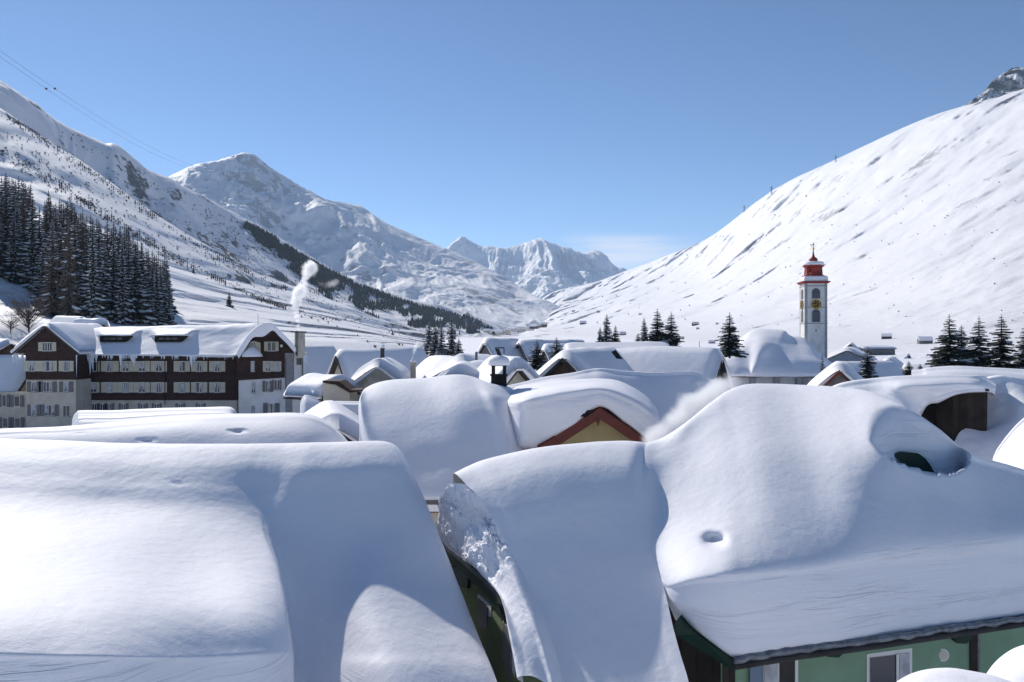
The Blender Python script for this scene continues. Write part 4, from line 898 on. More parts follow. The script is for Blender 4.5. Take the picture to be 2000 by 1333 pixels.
# snow on the cornice
def snow_block(par, hw1, z0, z1, nm='snow_cap'):
    b = MB(); b.lathe([(hw1*1.41, 0), (hw1*1.44, (z1-z0)*.3), (hw1*1.40, (z1-z0)*.8), (hw1*1.25, z1-z0), (.1, (z1-z0)*1.08)], (0, 0, z0), 4)
    return b.build(nm, M['snow_far'], par, False, True)
snow_block(tw, hw_*1.06, zt(549.4), zt(539))
def oct_prof(): pass
b = MB(); b.lathe([(2.5, 0), (2.5, .25), (1.95, .5), (1.75, 1.0), (1.72, 1.5), (1.85, 2.0), (2.3, 2.35), (2.4, 2.6)], (0, 0, zt(539.8)), 8); b.build('lantern', M['redroof'], tw, local=True)
for a in range(4):
    b = MB(); an = a*math.pi/2+math.pi/4; b.tube([(2.15*math.cos(an), 2.15*math.sin(an), zt(539)), (2.0*math.cos(an), 2.0*math.sin(an), zt(520))], [.22, .16], 6); b.build('volute', M['redroof'], tw, local=True)
b = MB(); b.lathe([(2.25, 0), (2.35, .15), (2.2, .75), (1.3, .9), (.3, .95)], (0, 0, zt(517)), 12); b.build('snow_cap', M['snow_far'], tw, True, True)
b = MB(); b.lathe([(.55, 0), (.95, .25), (1.0, .5), (.75, .8), (.45, 1.0), (.26, 1.4), (.14, 2.1), (.07, 3.0)], (0, 0, zt(509.5)), 14); b.build('onion_dome', M['redroof'], tw, True, True)
b = MB(); b.lathe([(.02, -.28), (.2, -.2), (.28, 0), (.2, .2), (.02, .28)], (0, 0, zt(484)), 10); b.build('gilded_ball', M['gold'], tw, True, True)
b = MB(); b.box(-.05, .05, -.05, .05, zt(482), zt(471)); b.box(-.35, .3, -.04, .04, zt(476), zt(474.6)); b.prism([(-.4, 0, zt(480)), (-.75, 0, zt(474)), (-.35, 0, zt(477))], (0, .06, 0)); b.build('weather_vane', M['black'], tw, local=True)
def arch(par, cx, z0, z1, w2, face, m, name='window'):
    n = 10; pts = [(-w2, z0), (w2, z0)]+[(w2*math.cos(math.pi*i/n), z1-w2+w2*math.sin(math.pi*i/n)) for i in range(n+1)]
    def T(a, z, d): return (cx+a, -hw_-d, z) if face == 0 else (-hw_-d, -(cx+a), z)
    b = MB(); b.prism([T(a*1.16, z+(-.08 if z == z0 else .0)+(.0 if z <= z1-w2 else .1), .0) for a, z in pts], np.array(T(0, 0, .07))-np.array(T(0, 0, 0))); o = b.build(name, M['stone'], par, local=True)
    b = MB(); b.prism([T(a, z, .071) for a, z in pts], np.array(T(0, 0, .03))-np.array(T(0, 0, 0))); b.build('louvre', m, o, local=True)
for face in (0, 1):
    arch(tw, 0, zt(583), zt(564), .82, face, M['louvre']); arch(tw, 0, zt(629), zt(605), .82, face, M['louvre'])
    # clock
    def T(a, z, d): return (a, -hw_-d, z) if face == 0 else (-hw_-d, -a, z)
    zc = zt(594.7); n = 28; rr_ = 1.12
    dvec = lambda d: np.array(T(0, 0, d))-np.array(T(0, 0, 0))
    b = MB(); b.prism([T(rr_*math.cos(2*math.pi*i/n), zc+rr_*math.sin(2*math.pi*i/n), .12) for i in range(n)], dvec(.06)); ck = b.build('clock_face', M['black'], tw, local=True)
    b = MB()
    for i in range(n):
        a0, a1 = 2*math.pi*i/n, 2*math.pi*(i+1)/n
        b.prism([T(rr_*math.cos(a0), zc+rr_*math.sin(a0), .181), T(rr_*math.cos(a1), zc+rr_*math.sin(a1), .181), T(rr_*.93*math.cos(a1), zc+rr_*.93*math.sin(a1), .181), T(rr_*.93*math.cos(a0), zc+rr_*.93*math.sin(a0), .181)], dvec(.03))
    for i in range(12):
        a = 2*math.pi*i/12; ca, sa = math.cos(a), math.sin(a); w_ = .07
        b.prism([T(.62*ca-w_*sa, zc+.62*sa+w_*ca, .181), T(.88*ca-w_*sa, zc+.88*sa+w_*ca, .181), T(.88*ca+w_*sa, zc+.88*sa-w_*ca, .181), T(.62*ca+w_*sa, zc+.62*sa-w_*ca, .181)], dvec(.03))
    b.build('dial_ring', M['gold'], ck, local=True)
    for an, ln in ((R(200), .82), (R(50), .55)):
        b = MB(); ca, sa = math.cos(an), math.sin(an); w_ = .06
        b.prism([T(-.15*ca-w_*sa, zc-.15*sa+w_*ca, .215), T(ln*ca, zc+ln*sa, .215), T(-.15*ca+w_*sa, zc-.15*sa-w_*ca, .215)], dvec(.02)); b.build('clock_hand', M['gold'], ck, local=True)
b = MB(); b.box(-.1, .1, -hw_-.06, -hw_, zt(648), zt(643)); b.build('slit_window', M['glass'], tw, local=True)

# ------------------------------------------------------------------ houses behind the church
gable_house('grey-blue gabled house with one small white window right of the church tower', (1655, 681, 215), (1662, 674, 232), 7.2, .48, .9, M['blue'], seed=61, wins=[(-1, .3, 3.4, 1.6, 1.2, M['frame'], M['glass'])])
gable_house('little dark-gabled roof rising behind the grey-blue house', (1661, 670, 300), (1663, 668, 318), 4.0, 1.0, .6, M['grey'], seed=62)
gable_house('long grey-brown building with a flat snowy roof behind the spruce by the church', (1672, 674, 330), (1736, 675, 335), 4.5, .2, .6, M['grey'], seed=63)
gable_house('low snow roof with a grey gable end right of the red-trimmed gable', (1640, 704, 118), (1742, 705, 122), 5.5, .75, .8, M['grey'], seed=64)
h = gable_house('small red-trimmed gable house peeping over the snow in front of the church', (1640, 708, 76), (1638, 706, 86), 3.4, .95, .7, M['grey'], seed=65)
a_ = np.array(P(1640, 708, 75.9)); a_[2] -= .72
b = MB()
for sg in (-1, 1):
    p1 = a_+np.array((sg*3.4, 0, -3.4*.95)); b.prism([a_, p1, p1+np.array((0, 0, -.35)), a_+np.array((0, 0, -.35))], (0, .12, 0))
b.build('bargeboard', M['red'], h)
gable_house('small dark-gabled barn between the church spruce and the right tree group', (1734, 697, 190), (1742, 697, 205), 3.4, .8, .6, M['wood2'], seed=66)
gable_house('blue-grey shaded snow roof of a lone house on the plain beyond the small barn', (1751, 690, 300), (1776, 690, 296), 5, 1.2, .5, M['blue'], seed=67)
gable_house('low building with a dark window row left of the right tree group', (1796, 697, 300), (1838, 697, 305), 3.5, .3, .6, M['grey'], seed=68)
gable_house('snowy roof in front of the low trees at the right', (1762, 712, 140), (1850, 708, 138), 5, .5, .9, M['grey'], seed=69)

# small barns out on the plain and on the slope
random.seed(9)
BG = 'small barns scattered over the snowfields'
barns = [(1139, 634, 1, 'pale grey barn alone on the snow above the triple spruce group'), (1730, 662, 2, 'small snow-roofed barn on the slope right of the church tower, the left one of two'), (1806, 672, 3, 'small grey-blue barn at the left edge of the right tree group'),
 (1358, 636, 1, 'dark low barn on the slope between two spruce groups, wider of a pair'), (1402, 634, 0, 'tiny barn just right of the wider dark barn on the slope'), (1362, 643, 0, 'tiny snow-covered hut just below the wider dark barn'),
 (1120, 609, 0, 'tiny hut high on the left end of the sunny slope, left of two'), (1168, 610, 0, 'tiny hut high on the left end of the sunny slope, right of two'), (1250, 615, 0, 'tiny hut on the slope above the gap between the spruce groups'),
 (1078, 626, 0, 'tiny barn on the low rise left of the pale grey barn'), (1390, 672, 1, 'blue-grey hut on the plain left of the lone spruce'), (1216, 655, 1, 'low hut just right of the triple spruce group')]
def barn(px, py, size, label, key='right', group=BG, D=None, wm=None):
    if D is None: c = on_surface(key, px, py)
    else: c = np.array(P(px, py, D)); 
    rt = empty('barn', tuple(c), label, 'barn', group)
    D = c[1]; Lw = (3+size*3.2)*D/F*1.9; hw = Lw*.32; hh = Lw*.28
    b = MB(); b.prism([(-Lw/2, -hw, -1), (-Lw/2, -hw, hh), (-Lw/2, 0, hh+hw*.7), (-Lw/2, hw, hh), (-Lw/2, hw, -1)], (Lw, 0, 0)); b.build('wall', wm or random.choice([M['grey'], M['wood2']]), rt, local=True)
    b = MB()
    for sg in (-1, 1): b.prism([(-Lw*.54, 0, hh+hw*.75), (-Lw*.54, sg*hw*1.2, hh-hw*.1), (-Lw*.54, sg*hw*1.2, hh+hw*.16), (-Lw*.54, 0, hh+hw*1.0)], (Lw*1.08, 0, 0))
    b.build('snow_cover', M['snow_far'], rt, local=True); rt.rotation_euler = (0, 0, random.uniform(-.5, .4)); return rt
for px, py, s_, lb in barns: barn(px, py, s_, lb)
# far village in the valley mouth
random.seed(12)
for i in range(46):
    px = random.uniform(905, 1065); py = 655-6*random.random()-max(0, (px-960))*.12
    D = 1500+random.uniform(0, 400)
    z = ground_z(D); c = P(px, py, D)
    rt = barn(px, py, random.uniform(.6, 1.6), 'tiny house in the '+('left' if px < 940 else 'left middle' if px < 980 else 'right middle' if px < 1020 else 'right')+' part of the far village in the valley mouth', D=D, group='tiny houses of the far village', wm=random.choice([M['grey'], M['wood2'], M['cream'], M['white'], M['cream']]))
    rt.name = 'distant_house'; rt['category'] = 'house'
random.seed(77)

# ------------------------------------------------------------------ hotel
HD = 108.0
HT = empty('hotel', (P(300, 0, HD)[0], HD+4, 0), 'large brown-shingled hotel with cream shutters and two gabled wings', 'hotel')
def hb(name, m, x0, x1, yt, yb, D, depth, par=None):
    a = P(x0, yt, D); c = P(x1, yb, D); b = MB(); b.box(a[0], c[0], D, D+depth, c[2], a[2]); return b.build(name, m, par or HT)
LW, MD, RW = 105.0, 109.0, 106.0
# left wing
b = MB(); b.prism([P(50, 742, LW), P(50, 690, LW), P(24, 690, LW), P(86, 637, LW), P(152, 690, LW), P(149, 690, LW), P(149, 742, LW)], (0, 13, 0)); b.build('upper_wall', M['brown'], HT)
hb('lower_wall', M['cream'], 51, 148, 742.3, 900, LW+.15, 12)
# main block
hb('upper_wall', M['brown'], 149, 463, 690, 782, MD, 10)
hb('lower_wall', M['cream'], 149, 463, 782.3, 900, MD+.15, 9.8)
hb('recess_wall', M['stone'], 149, 171, 744, 900, MD-.03, .1)
# right wing: front turned a little, gable above
b = MB(); rp = lambda px, py, d=0.0: P(px, py, RW+(px-465)*.022+d)
b.prism([rp(465, 743), rp(465, 690), rp(500, 660), rp(533, 644), rp(578, 690), rp(556, 690), rp(556, 738)], (-2.2, 5, 0)); b.build('upper_wall', M['brown'], HT)
b = MB(); b.prism([rp(466, 743.4, .1), rp(556, 738.4, .1), rp(560, 900, .1), rp(466, 900, .1)], (0, 10, 0)); b.build('lower_wall', M['white'], HT)
b = MB(); b.prism([rp(556, 690, .3), rp(574, 690, .3), rp(574, 900, .3), rp(556, 900, .3)], (0, 3, 0)); b.build('tower_wall', M['stone'], HT)
b = MB(); b.prism([rp(574.3, 686, -.4), rp(590, 690, -.4), rp(590, 900, -.4), rp(574.3, 900, -.4)], (0, 3, 0)); b.build('tower_wall', M['white'], HT)
b = MB(); x0 = P(566, 0, 107)[0]; x1 = P(589, 0, 107)[0]; b.box(x0+.55, x1-.05, 107.4, 109, P(0, 700, 107)[2], P(0, 650, 107)[2]); st = b.build('chimney', M['stain'], HT)
b = MB(); b.box(x0+.1, x1+.1, 107.1, 109.3, P(0, 650, 107)[2]+.003, P(0, 647.5, 107)[2]); b.build('chimney_cap', M['slate'], st)
b = MB(); a = P(569, 668, 106.95); b.tube([(x1-.7, 107.3, a[2]-2), (x1-.7, 107.3, a[2]+1.5)], .07, 6); b.build('flue_pipe', M['metal'], st)
b = MB(); b.tube([rp(591, 690, -.5), rp(591, 830, -.5)], .09, 6); b.build('downpipe', M['metal'], HT)
b = MB(); b.tube([rp(558, 760, -.1), rp(558, 700, -.1)], .05, 6); b.build('downpipe', M['metal'], HT)
b = MB(); a = rp(572, 700, -.2); b.box(a[0]-.02+.6, a[0]+.5+.6, a[1]-.25, a[1]+.2, a[2]-.9, a[2]+.1); b.build('slit_window', M['glass'], HT)
# roof snow: main ridge along x with dormers, two gabled ends
def hsnow(cols, nu=10, nv=10, amp=.10, seed=3, push=None): return grid_obj('snow_cover', loft(cols, nu, nv, amp, .35, seed, push), M['snow_far'], HT)
mc = []
for px, pc in ((140, 652), (165, 646), (195, 640), (230, 638), (270, 638), (310, 637), (360, 636), (400, 636), (430, 636), (455, 634), (480, 632), (500, 631), (520, 634)):
    eave = np.interp(px, [140, 170, 460, 475, 520], [694, 694, 697, 690, 672])
    mc.append([(px, pc+30, 120), (px, pc+5, 116.5), (px, pc, 114.5), (px, pc+5, 113.2)]+[(px, pc+5+(eave-5-pc-5)*f, 113.2+(MD-1.2-113.2)*f) for f in (.33, .66, 1)]+[(px, eave-3, MD-1.5), (px, eave, MD-1.45), (px, eave+1, MD)])
def dorm_push(px, py, D):
    d = 0
    for x0, x1, yt, yb in ((194, 262, 657, 667), (301, 370, 657, 667)):
        m_ = np.clip((px-x0+3)/5, 0, 1)*np.clip((x1-px-(py-yt)*1.2)/5, 0, 1)
        roofp = np.clip((py-642)/4, 0, 1)*np.clip((yt-py)/1.0, 0, 1)
        d = d-1.7*m_*roofp*np.clip((py-640)/14, 0, 1)
    return d
hsnow(mc, 8, 14, .10, 4, dorm_push)
for x0, x1 in ((193, 258), (300, 366)):
    b = MB(); b.prism([P(x0+2, 656.5, 110.1), P(x1, 656.5, 110.1), P(x1-14, 668.5, 109.9), P(x0+2, 668.5, 109.9)], (0, .5, 0)); dm = b.build('dormer', M['dark'], HT)
    for f in (.25, .45, .65):
        q = np.array(P(x0+(x1-x0)*f, 661, 110.0)); b = MB(); b.box(q[0]-.45, q[0]+.25, q[1]-.02, q[1]+.02, q[2]-.3, q[2]+.05); b.build('pane', M['glass'], dm)
# left wing snow: prism slab along y
def slab_y(px0, pyp, hwl, s, t, D0, D1, seed, root=HT):
    a = np.array(P(px0, pyp, D0)); mid = a.copy(); mid[1] = (D0+D1)/2; mid[2] = a[2]-t
    return snow_slab('snow_cover', root, mid, np.array((0, 1.0, 0)), np.array((1.0, 0, 0)), D1-D0, hwl, s, t, seed, M['snow_far'])
slab_y(86.5, 628, 4.55, .83, .55, LW-.6, LW+13, 5)
b = MB()
for (xa, ya), (xb, yb) in (((86, 636.4), (21, 692)), ((86, 636.4), (156, 693))):
    p0, p1 = np.array(P(xa, ya, LW-.62)), np.array(P(xb, yb, LW-.62)); b.prism([p0, p1, p1-np.array((0, 0, .2)), p0-np.array((0, 0, .2))], (0, .12, 0))
b.build('bargeboard', M['slate'], HT)
# right wing snow
def slab_pts(pts_top, pts_bot, D0, D1, seed):
    cols = []
    for (x, y), (xb, yb) in zip(pts_top, pts_bot):
        cols.append([(xb, yb+1.5, D0+.4), (xb, yb, D0), (x, y+1.2, D0-.12), (x, y, D0+.3), (x, y-.2, D0+2), (x, y+.0, D1)])
    return grid_obj('snow_cover', loft(cols, 8, 6, .06, .6, seed), M['snow_far'], HT)
slab_pts([(462, 690), (470, 676), (485, 655), (500, 640), (515, 634), (530, 631), (545, 645), (562, 662), (578, 680)], [(466, 700), (473, 690), (486, 669), (496, 658), (515, 656), (532, 645), (546, 657), (562, 673), (577, 690)], 105.2, 112, 6)
b = MB()
for (xa, ya), (xb, yb) in (((533, 643), (580, 691)), ((533, 643), (518, 656)), ((490, 663), (463, 698))):
    p0, p1 = np.array(P(xa, ya, 105.3)), np.array(P(xb, yb, 105.3)); b.prism([p0, p1, p1-np.array((0, 0, .28)), p0-np.array((0, 0, .28))], (0, .3, 0))
b.build('bargeboard', M['slate'], HT)
b = MB(); b.prism([rp(482, 673, -.35), rp(495, 666, -.35), rp(508, 670, -.35), rp(508, 690, -.35), rp(478, 694, -.35)], (0, .3, 0)); b.build('bay_wall', M['shut_cream'], HT)
b = MB(); x, y, z = rp(492.5, 697, -.6); b.lathe([(1.35, 0), (1.3, .25), (1.0, .7), (.6, 1.15), (.1, 1.35)], (x, y, z), 14); b.build('bay_snow', M['snow_far'], HT, True)
# windows
WR = random.Random(3)
def window(px, py, w_, h_, D, sh=None, curtain=True, fn=None, mull=1, sw=None):
    """px, py centre; w_, h_ of the sash in photo pixels; sh = shutter material"""
    fn = fn or (lambda x, y, d: P(x, y, D+d))
    def pan(name, m, x0, x1, y0, y1, d, th, par):
        a, c, e, f_ = [np.array(fn(*q, d)) for q in ((x0, y0), (x1, y0), (x1, y1), (x0, y1))]
        b = MB(); b.prism([a, c, e, f_], (0, th, 0)); return b.build(name, m, par)
    x0, x1, y0, y1 = px-w_/2, px+w_/2, py-h_/2, py+h_/2
    wn = pan('window', M['frame'], x0, x1, y0, y1, -.06, .06, HT)
    n = mull+1; gw_ = (x1-x0)/n
    for i in range(n): pan('pane', M['glass'], x0+i*gw_+.8, x0+(i+1)*gw_-.5, y0+1.2, y1-1.2, -.075, .012, wn)
    if curtain:
        cf = WR.choice((.85, .85, .6, .45, .95)); cb = WR.choice((.25, .25, .4, .7, .15)); ce = WR.choice((1.3, 1.3, 1.3, 6))
        for sg in ((-1, 1) if WR.random() < .85 else (WR.choice((-1, 1)),)):
            xa = x0+1 if sg < 0 else x1-1; b = MB(); t = [fn(xa, y0+1.3, -.085), fn(xa-sg*gw_*cf, y0+1.3, -.085), fn(xa-sg*gw_*cb, y1-ce, -.085), fn(xa, y1-ce, -.085)]
            b.prism(t, (0, .006, 0)); b.build('curtain', M['curtain'], wn)
    if sh:
        sw_ = sw or w_*.62
        for sg in (-1, 1):
            xa, xb = (x0-sw_, x0-.4) if sg < 0 else (x1+.4, x1+sw_)
            pan('shutter', sh, xa, xb, y0-.2, y1+.2, -.10, .05, wn)
    pan('sill', M['stone'], x0-.8, x1+.8, y1, y1+1.1, -.22, .22, wn)
CS, GS = M['shut_cream'], M['shut_grey']
window(92, 677.5, 18, 17, LW, CS, False, None, 3, 8.5)
for px, w_ in ((61, 12), (93, 20), (129, 13)): window(px, 715.5, w_, 20, LW, CS, True, None, 1 if w_ < 15 else 2, 8)
for px, w_ in ((66, 11), (93, 18), (129, 11)): window(px, 756, w_, 20, LW+.15, GS, True, None, 1 if w_ < 15 else 2, 8)
for px, w_ in ((66, 12), (97, 20)): window(px, 802, w_, 22, LW+.15, GS, True, None, 1 if w_ < 15 else 2, 7)
window(129, 803, 13, 22, LW+.15, None, False)
for px in (66, 97, 122): window(px, 846, 12, 20, LW+.15, GS, False, None, 1, 7)
for row, (py, h_) in enumerate(((716, 20), (757, 20))):
    for px in (182, 213, 245, 277, 310, 355, 389, 424): window(px, py, 12.5, h_, MD, CS, True, None, 1, 9.5 if px not in (182,) else 6)
for px in (184, 200, 213, 241, 279, 306, 352, 392): window(px, 797, 9, 17, MD+.15, GS, False, None, 1, 5)
fnr = lambda x, y, d: rp(x, y, d)
window(530, 677, 16, 18, 0, CS, False, fnr, 1, 6)
window(493.5, 716, 7, 20, 0, None, True, fnr); window(523, 716, 9, 20, 0, CS, True, fnr, 1, 5); window(540, 716, 9, 19, 0, CS, True, fnr, 1, 5)
window(494.5, 672.5, 8, 9, -.4, None, False, lambda x, y, d: rp(x, y, d-.36), 1)
window(495, 757, 8, 22, 0, None, True, lambda x, y, d: rp(x, y, d+.1)); window(523, 755, 9, 21, 0, GS, True, lambda x, y, d: rp(x, y, d+.1), 1, 6); window(541, 752, 11, 20, 0, GS, False, lambda x, y, d: rp(x, y, d+.1), 1, 3)
window(494, 802, 8, 20, 0, None, True, lambda x, y, d: rp(x, y, d+.1)); window(530, 799, 14, 22, 0, GS, True, lambda x, y, d: rp(x, y, d+.1), 2, 9)
b = MB(); a = np.array(rp(549.5, 676, -.05)); b.prism([(a[0]+.2*math.cos(i*math.pi/6), a[1], a[2]+.2*math.sin(i*math.pi/6)) for i in range(12)], (0, .06, 0)); b.build('wall_lamp', M['frame'], HT)
# timber posts and downpipes on the long front
for px in (327, 208 if False else 191, 358 if False else 233): 
    b = MB(); b.tube([P(px-5 if px == 327 else px, 702, MD-.12), P(px-5 if px == 327 else px, 790 if px == 327 else 735, MD-.12)], .06, 6); b.build('downpipe', M['dark'], HT)
# icicles at the eaves
random.seed(5)
b = MB(); 
def icicle(px, py, ln, D, r):
    x, y, z = P(px, py, D); b.tube([(x, y, z+.1), (x, y, z-ln*.4*D/F), (x, y, z-ln*D/F)], [r, r*.7, .01], 6)
for px, ln, r in ((158, 30, .28), (163, 38, .22), (155, 22, .2), (176, 38, .26), (181, 28, .22), (172, 12, .2), (188, 14, .2), (236, 22, .28), (262, 24, .25), (258, 14, .3), (374, 26, .32), (380, 14, .25), (149.5, 42, .08)): icicle(px, 695, ln, MD-1.3 if px > 150 else LW-.4, r)
for i in range(60): icicle(random.uniform(156, 460), 696, random.uniform(3, 8), MD-1.3, .09)
for i in range(5): icicle(random.uniform(24, 44), 692, random.uniform(8, 26), LW+2, .16)
for i in range(6): icicle(random.uniform(593, 599), 694+i, random.uniform(8, 26), 106.5, .14)
b.build('icicles', M['ice'], HT)['kind'] = 'stuff'
b = MB(); a = P(504, 634, 112); b.tube([a, (a[0], a[1], a[2]+1.5)], .03, 5); b.build('antenna', M['cable'], HT)

# building left of the hotel
NB = gable_house('cream house with grey shutters at the left edge, partly behind the hotel', (-140, 693, 114), (76, 695, 114), 6, .88, .9, M['cream'], seed=71)
for px, py, w_, h_ in ((8, 783, 9, 24), (33, 784, 12, 22), (10, 826, 12, 20), (34, 826, 12, 20)):
    a = P(px-w_/2, py-h_/2, 107.3); c = P(px+w_/2, py+h_/2, 107.3)
    b = MB(); b.box(a[0], c[0], 107.3, 107.42, c[2], a[2]); wn = b.build('window', M['frame'], NB)
    b = MB(); b.box(a[0]+.1, c[0]-.1, 107.27, 107.29, c[2]+.1, a[2]-.1); b.build('pane', M['glass'], wn)
    for sg in (-1, 1):
        b = MB(); xx = a[0]-.45 if sg < 0 else c[0]+.02; b.box(xx, xx+.43, 107.24, 107.299, c[2], a[2]); b.build('shutter', GS, wn)
b = MB(); a = P(-140, 766, 107.5); c = P(60, 860, 107.5); b.box(a[0], c[0], 107.45, 109, -.5, a[2]); b.build('front_wall', M['cream'], NB)
# roofs behind the hotel
gable_house('snow roof of a small shed behind the left gable of the hotel', (108, 617, 128), (165, 618, 128), 3.2, .6, .5, M['wood2'], seed=72)
gable_house('flat-topped block of snow on a hut beneath the forest', (156, 620, 124), (201, 621, 124), 2.2, .15, 1.1, M['wood2'], seed=73)
gable_house('small snow roof at the left edge above the cream house', (-40, 656, 118), (22, 668, 116), 3.5, .5, .7, M['wood2'], seed=74)

# ------------------------------------------------------------------ trees
def spruce_mesh(seed, H=10.0, Rb=2.2, snow=.5, bare=False, levels=26):
    rnd = random.Random(seed); V = []; Fc = []; mi = []
    def tri(a, b_, c, m_): 
        n = len(V); V.extend((a, b_, c)); Fc.append((n, n+1, n+2)); mi.append(m_)
    def quad(a, b_, c, d, m_):
        n = len(V); V.extend((a, b_, c, d)); Fc.append((n, n+1, n+2, n+3)); mi.append(m_)
    for lv in range(levels):
        f = lv/(levels-1); z = H*(.07+.91*f**.92); rad = Rb*((1-f)**.82)*(.72+.5*rnd.random())+.06
        nb = int(6+5*(1-f)) if not bare else 6
        for k in range(nb):
            an = 2*math.pi*(k+rnd.random()*.8)/nb+lv*1.3; ln = rad*(.65+.45*rnd.random())
            d = np.array((math.cos(an), math.sin(an), 0)); s_ = np.array((-d[1], d[0], 0))
            droop = (.10+.35*(1-f))*ln; z0 = z+rnd.uniform(-.12, .12)
            spine = [np.array((0, 0, z0))+d*ln*t+np.array((0, 0, -droop*t**1.3+.12*ln*t*t*t)) for t in (0, .35, .7, 1)]
            wd = ln*(.20 if not bare else .05)+.03
            ws = [wd*.5, wd, wd*.75, .0]
            for i in range(3):
                a, b_ = spine[i], spine[i+1]; dn = np.array((0, 0, -.10*ln-.03))
                for sg in (-1, 1):
                    quad(a, b_, b_+s_*sg*ws[i+1]+dn, a+s_*sg*ws[i]+dn, 0)
            # twigs hanging and reaching out
            for i in range(7 if not bare else 5):
                t = rnd.uniform(.2, 1.0); base = np.array((0, 0, z0))+d*ln*t+np.array((0, 0, -droop*t**1.3+.12*ln*t**3)); sg = rnd.choice((-1, 1))
                tl = ln*rnd.uniform(.16, .34)*(1.3-t*.6)
                e = base+s_*sg*tl+d*tl*.7+np.array((0, 0, -tl*rnd.uniform(.2, .8)))
                wv = d*tl*(.26 if not bare else .07)
                tri(base-wv, base+wv+np.array((0, 0, .02)), e, 0)
                if not bare: tri(base, base+d*tl*.4, base+d*tl*.3+np.array((0, 0, -tl*.8)), 0)
            if rnd.random() < snow and f < .97:
                # snow lying on the branch
                up = np.array((0, 0, .05+.035*ln)); t0 = rnd.uniform(.15, .45); t1 = rnd.uniform(.8, 1.08)
                pts_ = [np.array((0, 0, z0))+d*ln*t+np.array((0, 0, -droop*t**1.3+.12*ln*t**3))+up for t in (t0, (t0+t1)/2, t1)]
                w_ = wd*rnd.uniform(.6, 1.1); dn = np.array((0, 0, -.11*ln-.03))
                for sg in (-1, 1):
                    quad(pts_[0], pts_[1], pts_[1]+s_*sg*w_+dn, pts_[0]+s_*sg*w_*.4+dn, 1); tri(pts_[1], pts_[2], pts_[1]+s_*sg*w_+dn, 1)
    return V, Fc, mi
def make_spruce(seed, H, Rb, snow, bare=False, levels=26, label='', cat='spruce', group=None, name='spruce_tree', loc=(0, 0, 0)):
    rt = empty(name, loc, label, cat, group)
    b = MB(); b.tube([(0, 0, -.6), (0, 0, H*.5), (0, 0, H*.99)], [H*.018, H*.011, .02], 7); b.build('trunk', M['bark'], rt, True, True)
    V, Fc, mi = spruce_mesh(seed, H, Rb, snow, bare, levels)
    mesh_obj('crown', V, Fc, None, rt, False, True, [M['twig'] if bare else M['needle'], M['snow_far']], mi)
    return rt
def dup(rt, loc, s, rz, label, group=None, sxy=1.0):
    c = rt.copy(); col.objects.link(c); c.location = loc; c.scale = (s*sxy, s*sxy, s); c.rotation_euler = (0, 0, rz)
    c['label'] = label
    if group: c['group'] = group
    elif 'group' in c: del c['group']
    for ch in rt.children:
        d = ch.copy(); col.objects.link(d); d.parent = c
    return c
protos = {}
def tree(kind, px, py_base, py_top, D, label, group=None, c=None, sxy=1.0):
    specs = {'a': (101, 10, 2.5, .35, False, 26), 'b': (102, 10, 2.2, .8, False, 28), 'c': (103, 10, 1.7, .9, False, 30), 'd': (104, 10, 2.9, .30, False, 24), 'e': (105, 10, 1.5, 1.0, False, 30), 'l': (106, 10, 1.6, .25, True, 34), 'm': (107, 10, 1.9, .12, True, 32)}
    if c is None: c = P(px, py_base, D)
    Hh = (py_base-py_top)/F*c[1]; rz = random.uniform(0, 6.28)
    nm = 'larch_tree' if kind in 'lm' else 'spruce_tree'
    if kind not in protos:
        s_ = specs[kind]; rt = make_spruce(*s_, label=label, cat='larch' if kind in 'lm' else 'spruce', group=group, name=nm, loc=tuple(c)); protos[kind] = rt
        rt.scale = (Hh/10*sxy, Hh/10*sxy, Hh/10); rt.rotation_euler = (0, 0, rz); return rt
    return dup(protos[kind], tuple(c), Hh/10, rz, label, group, sxy)
random.seed(21)
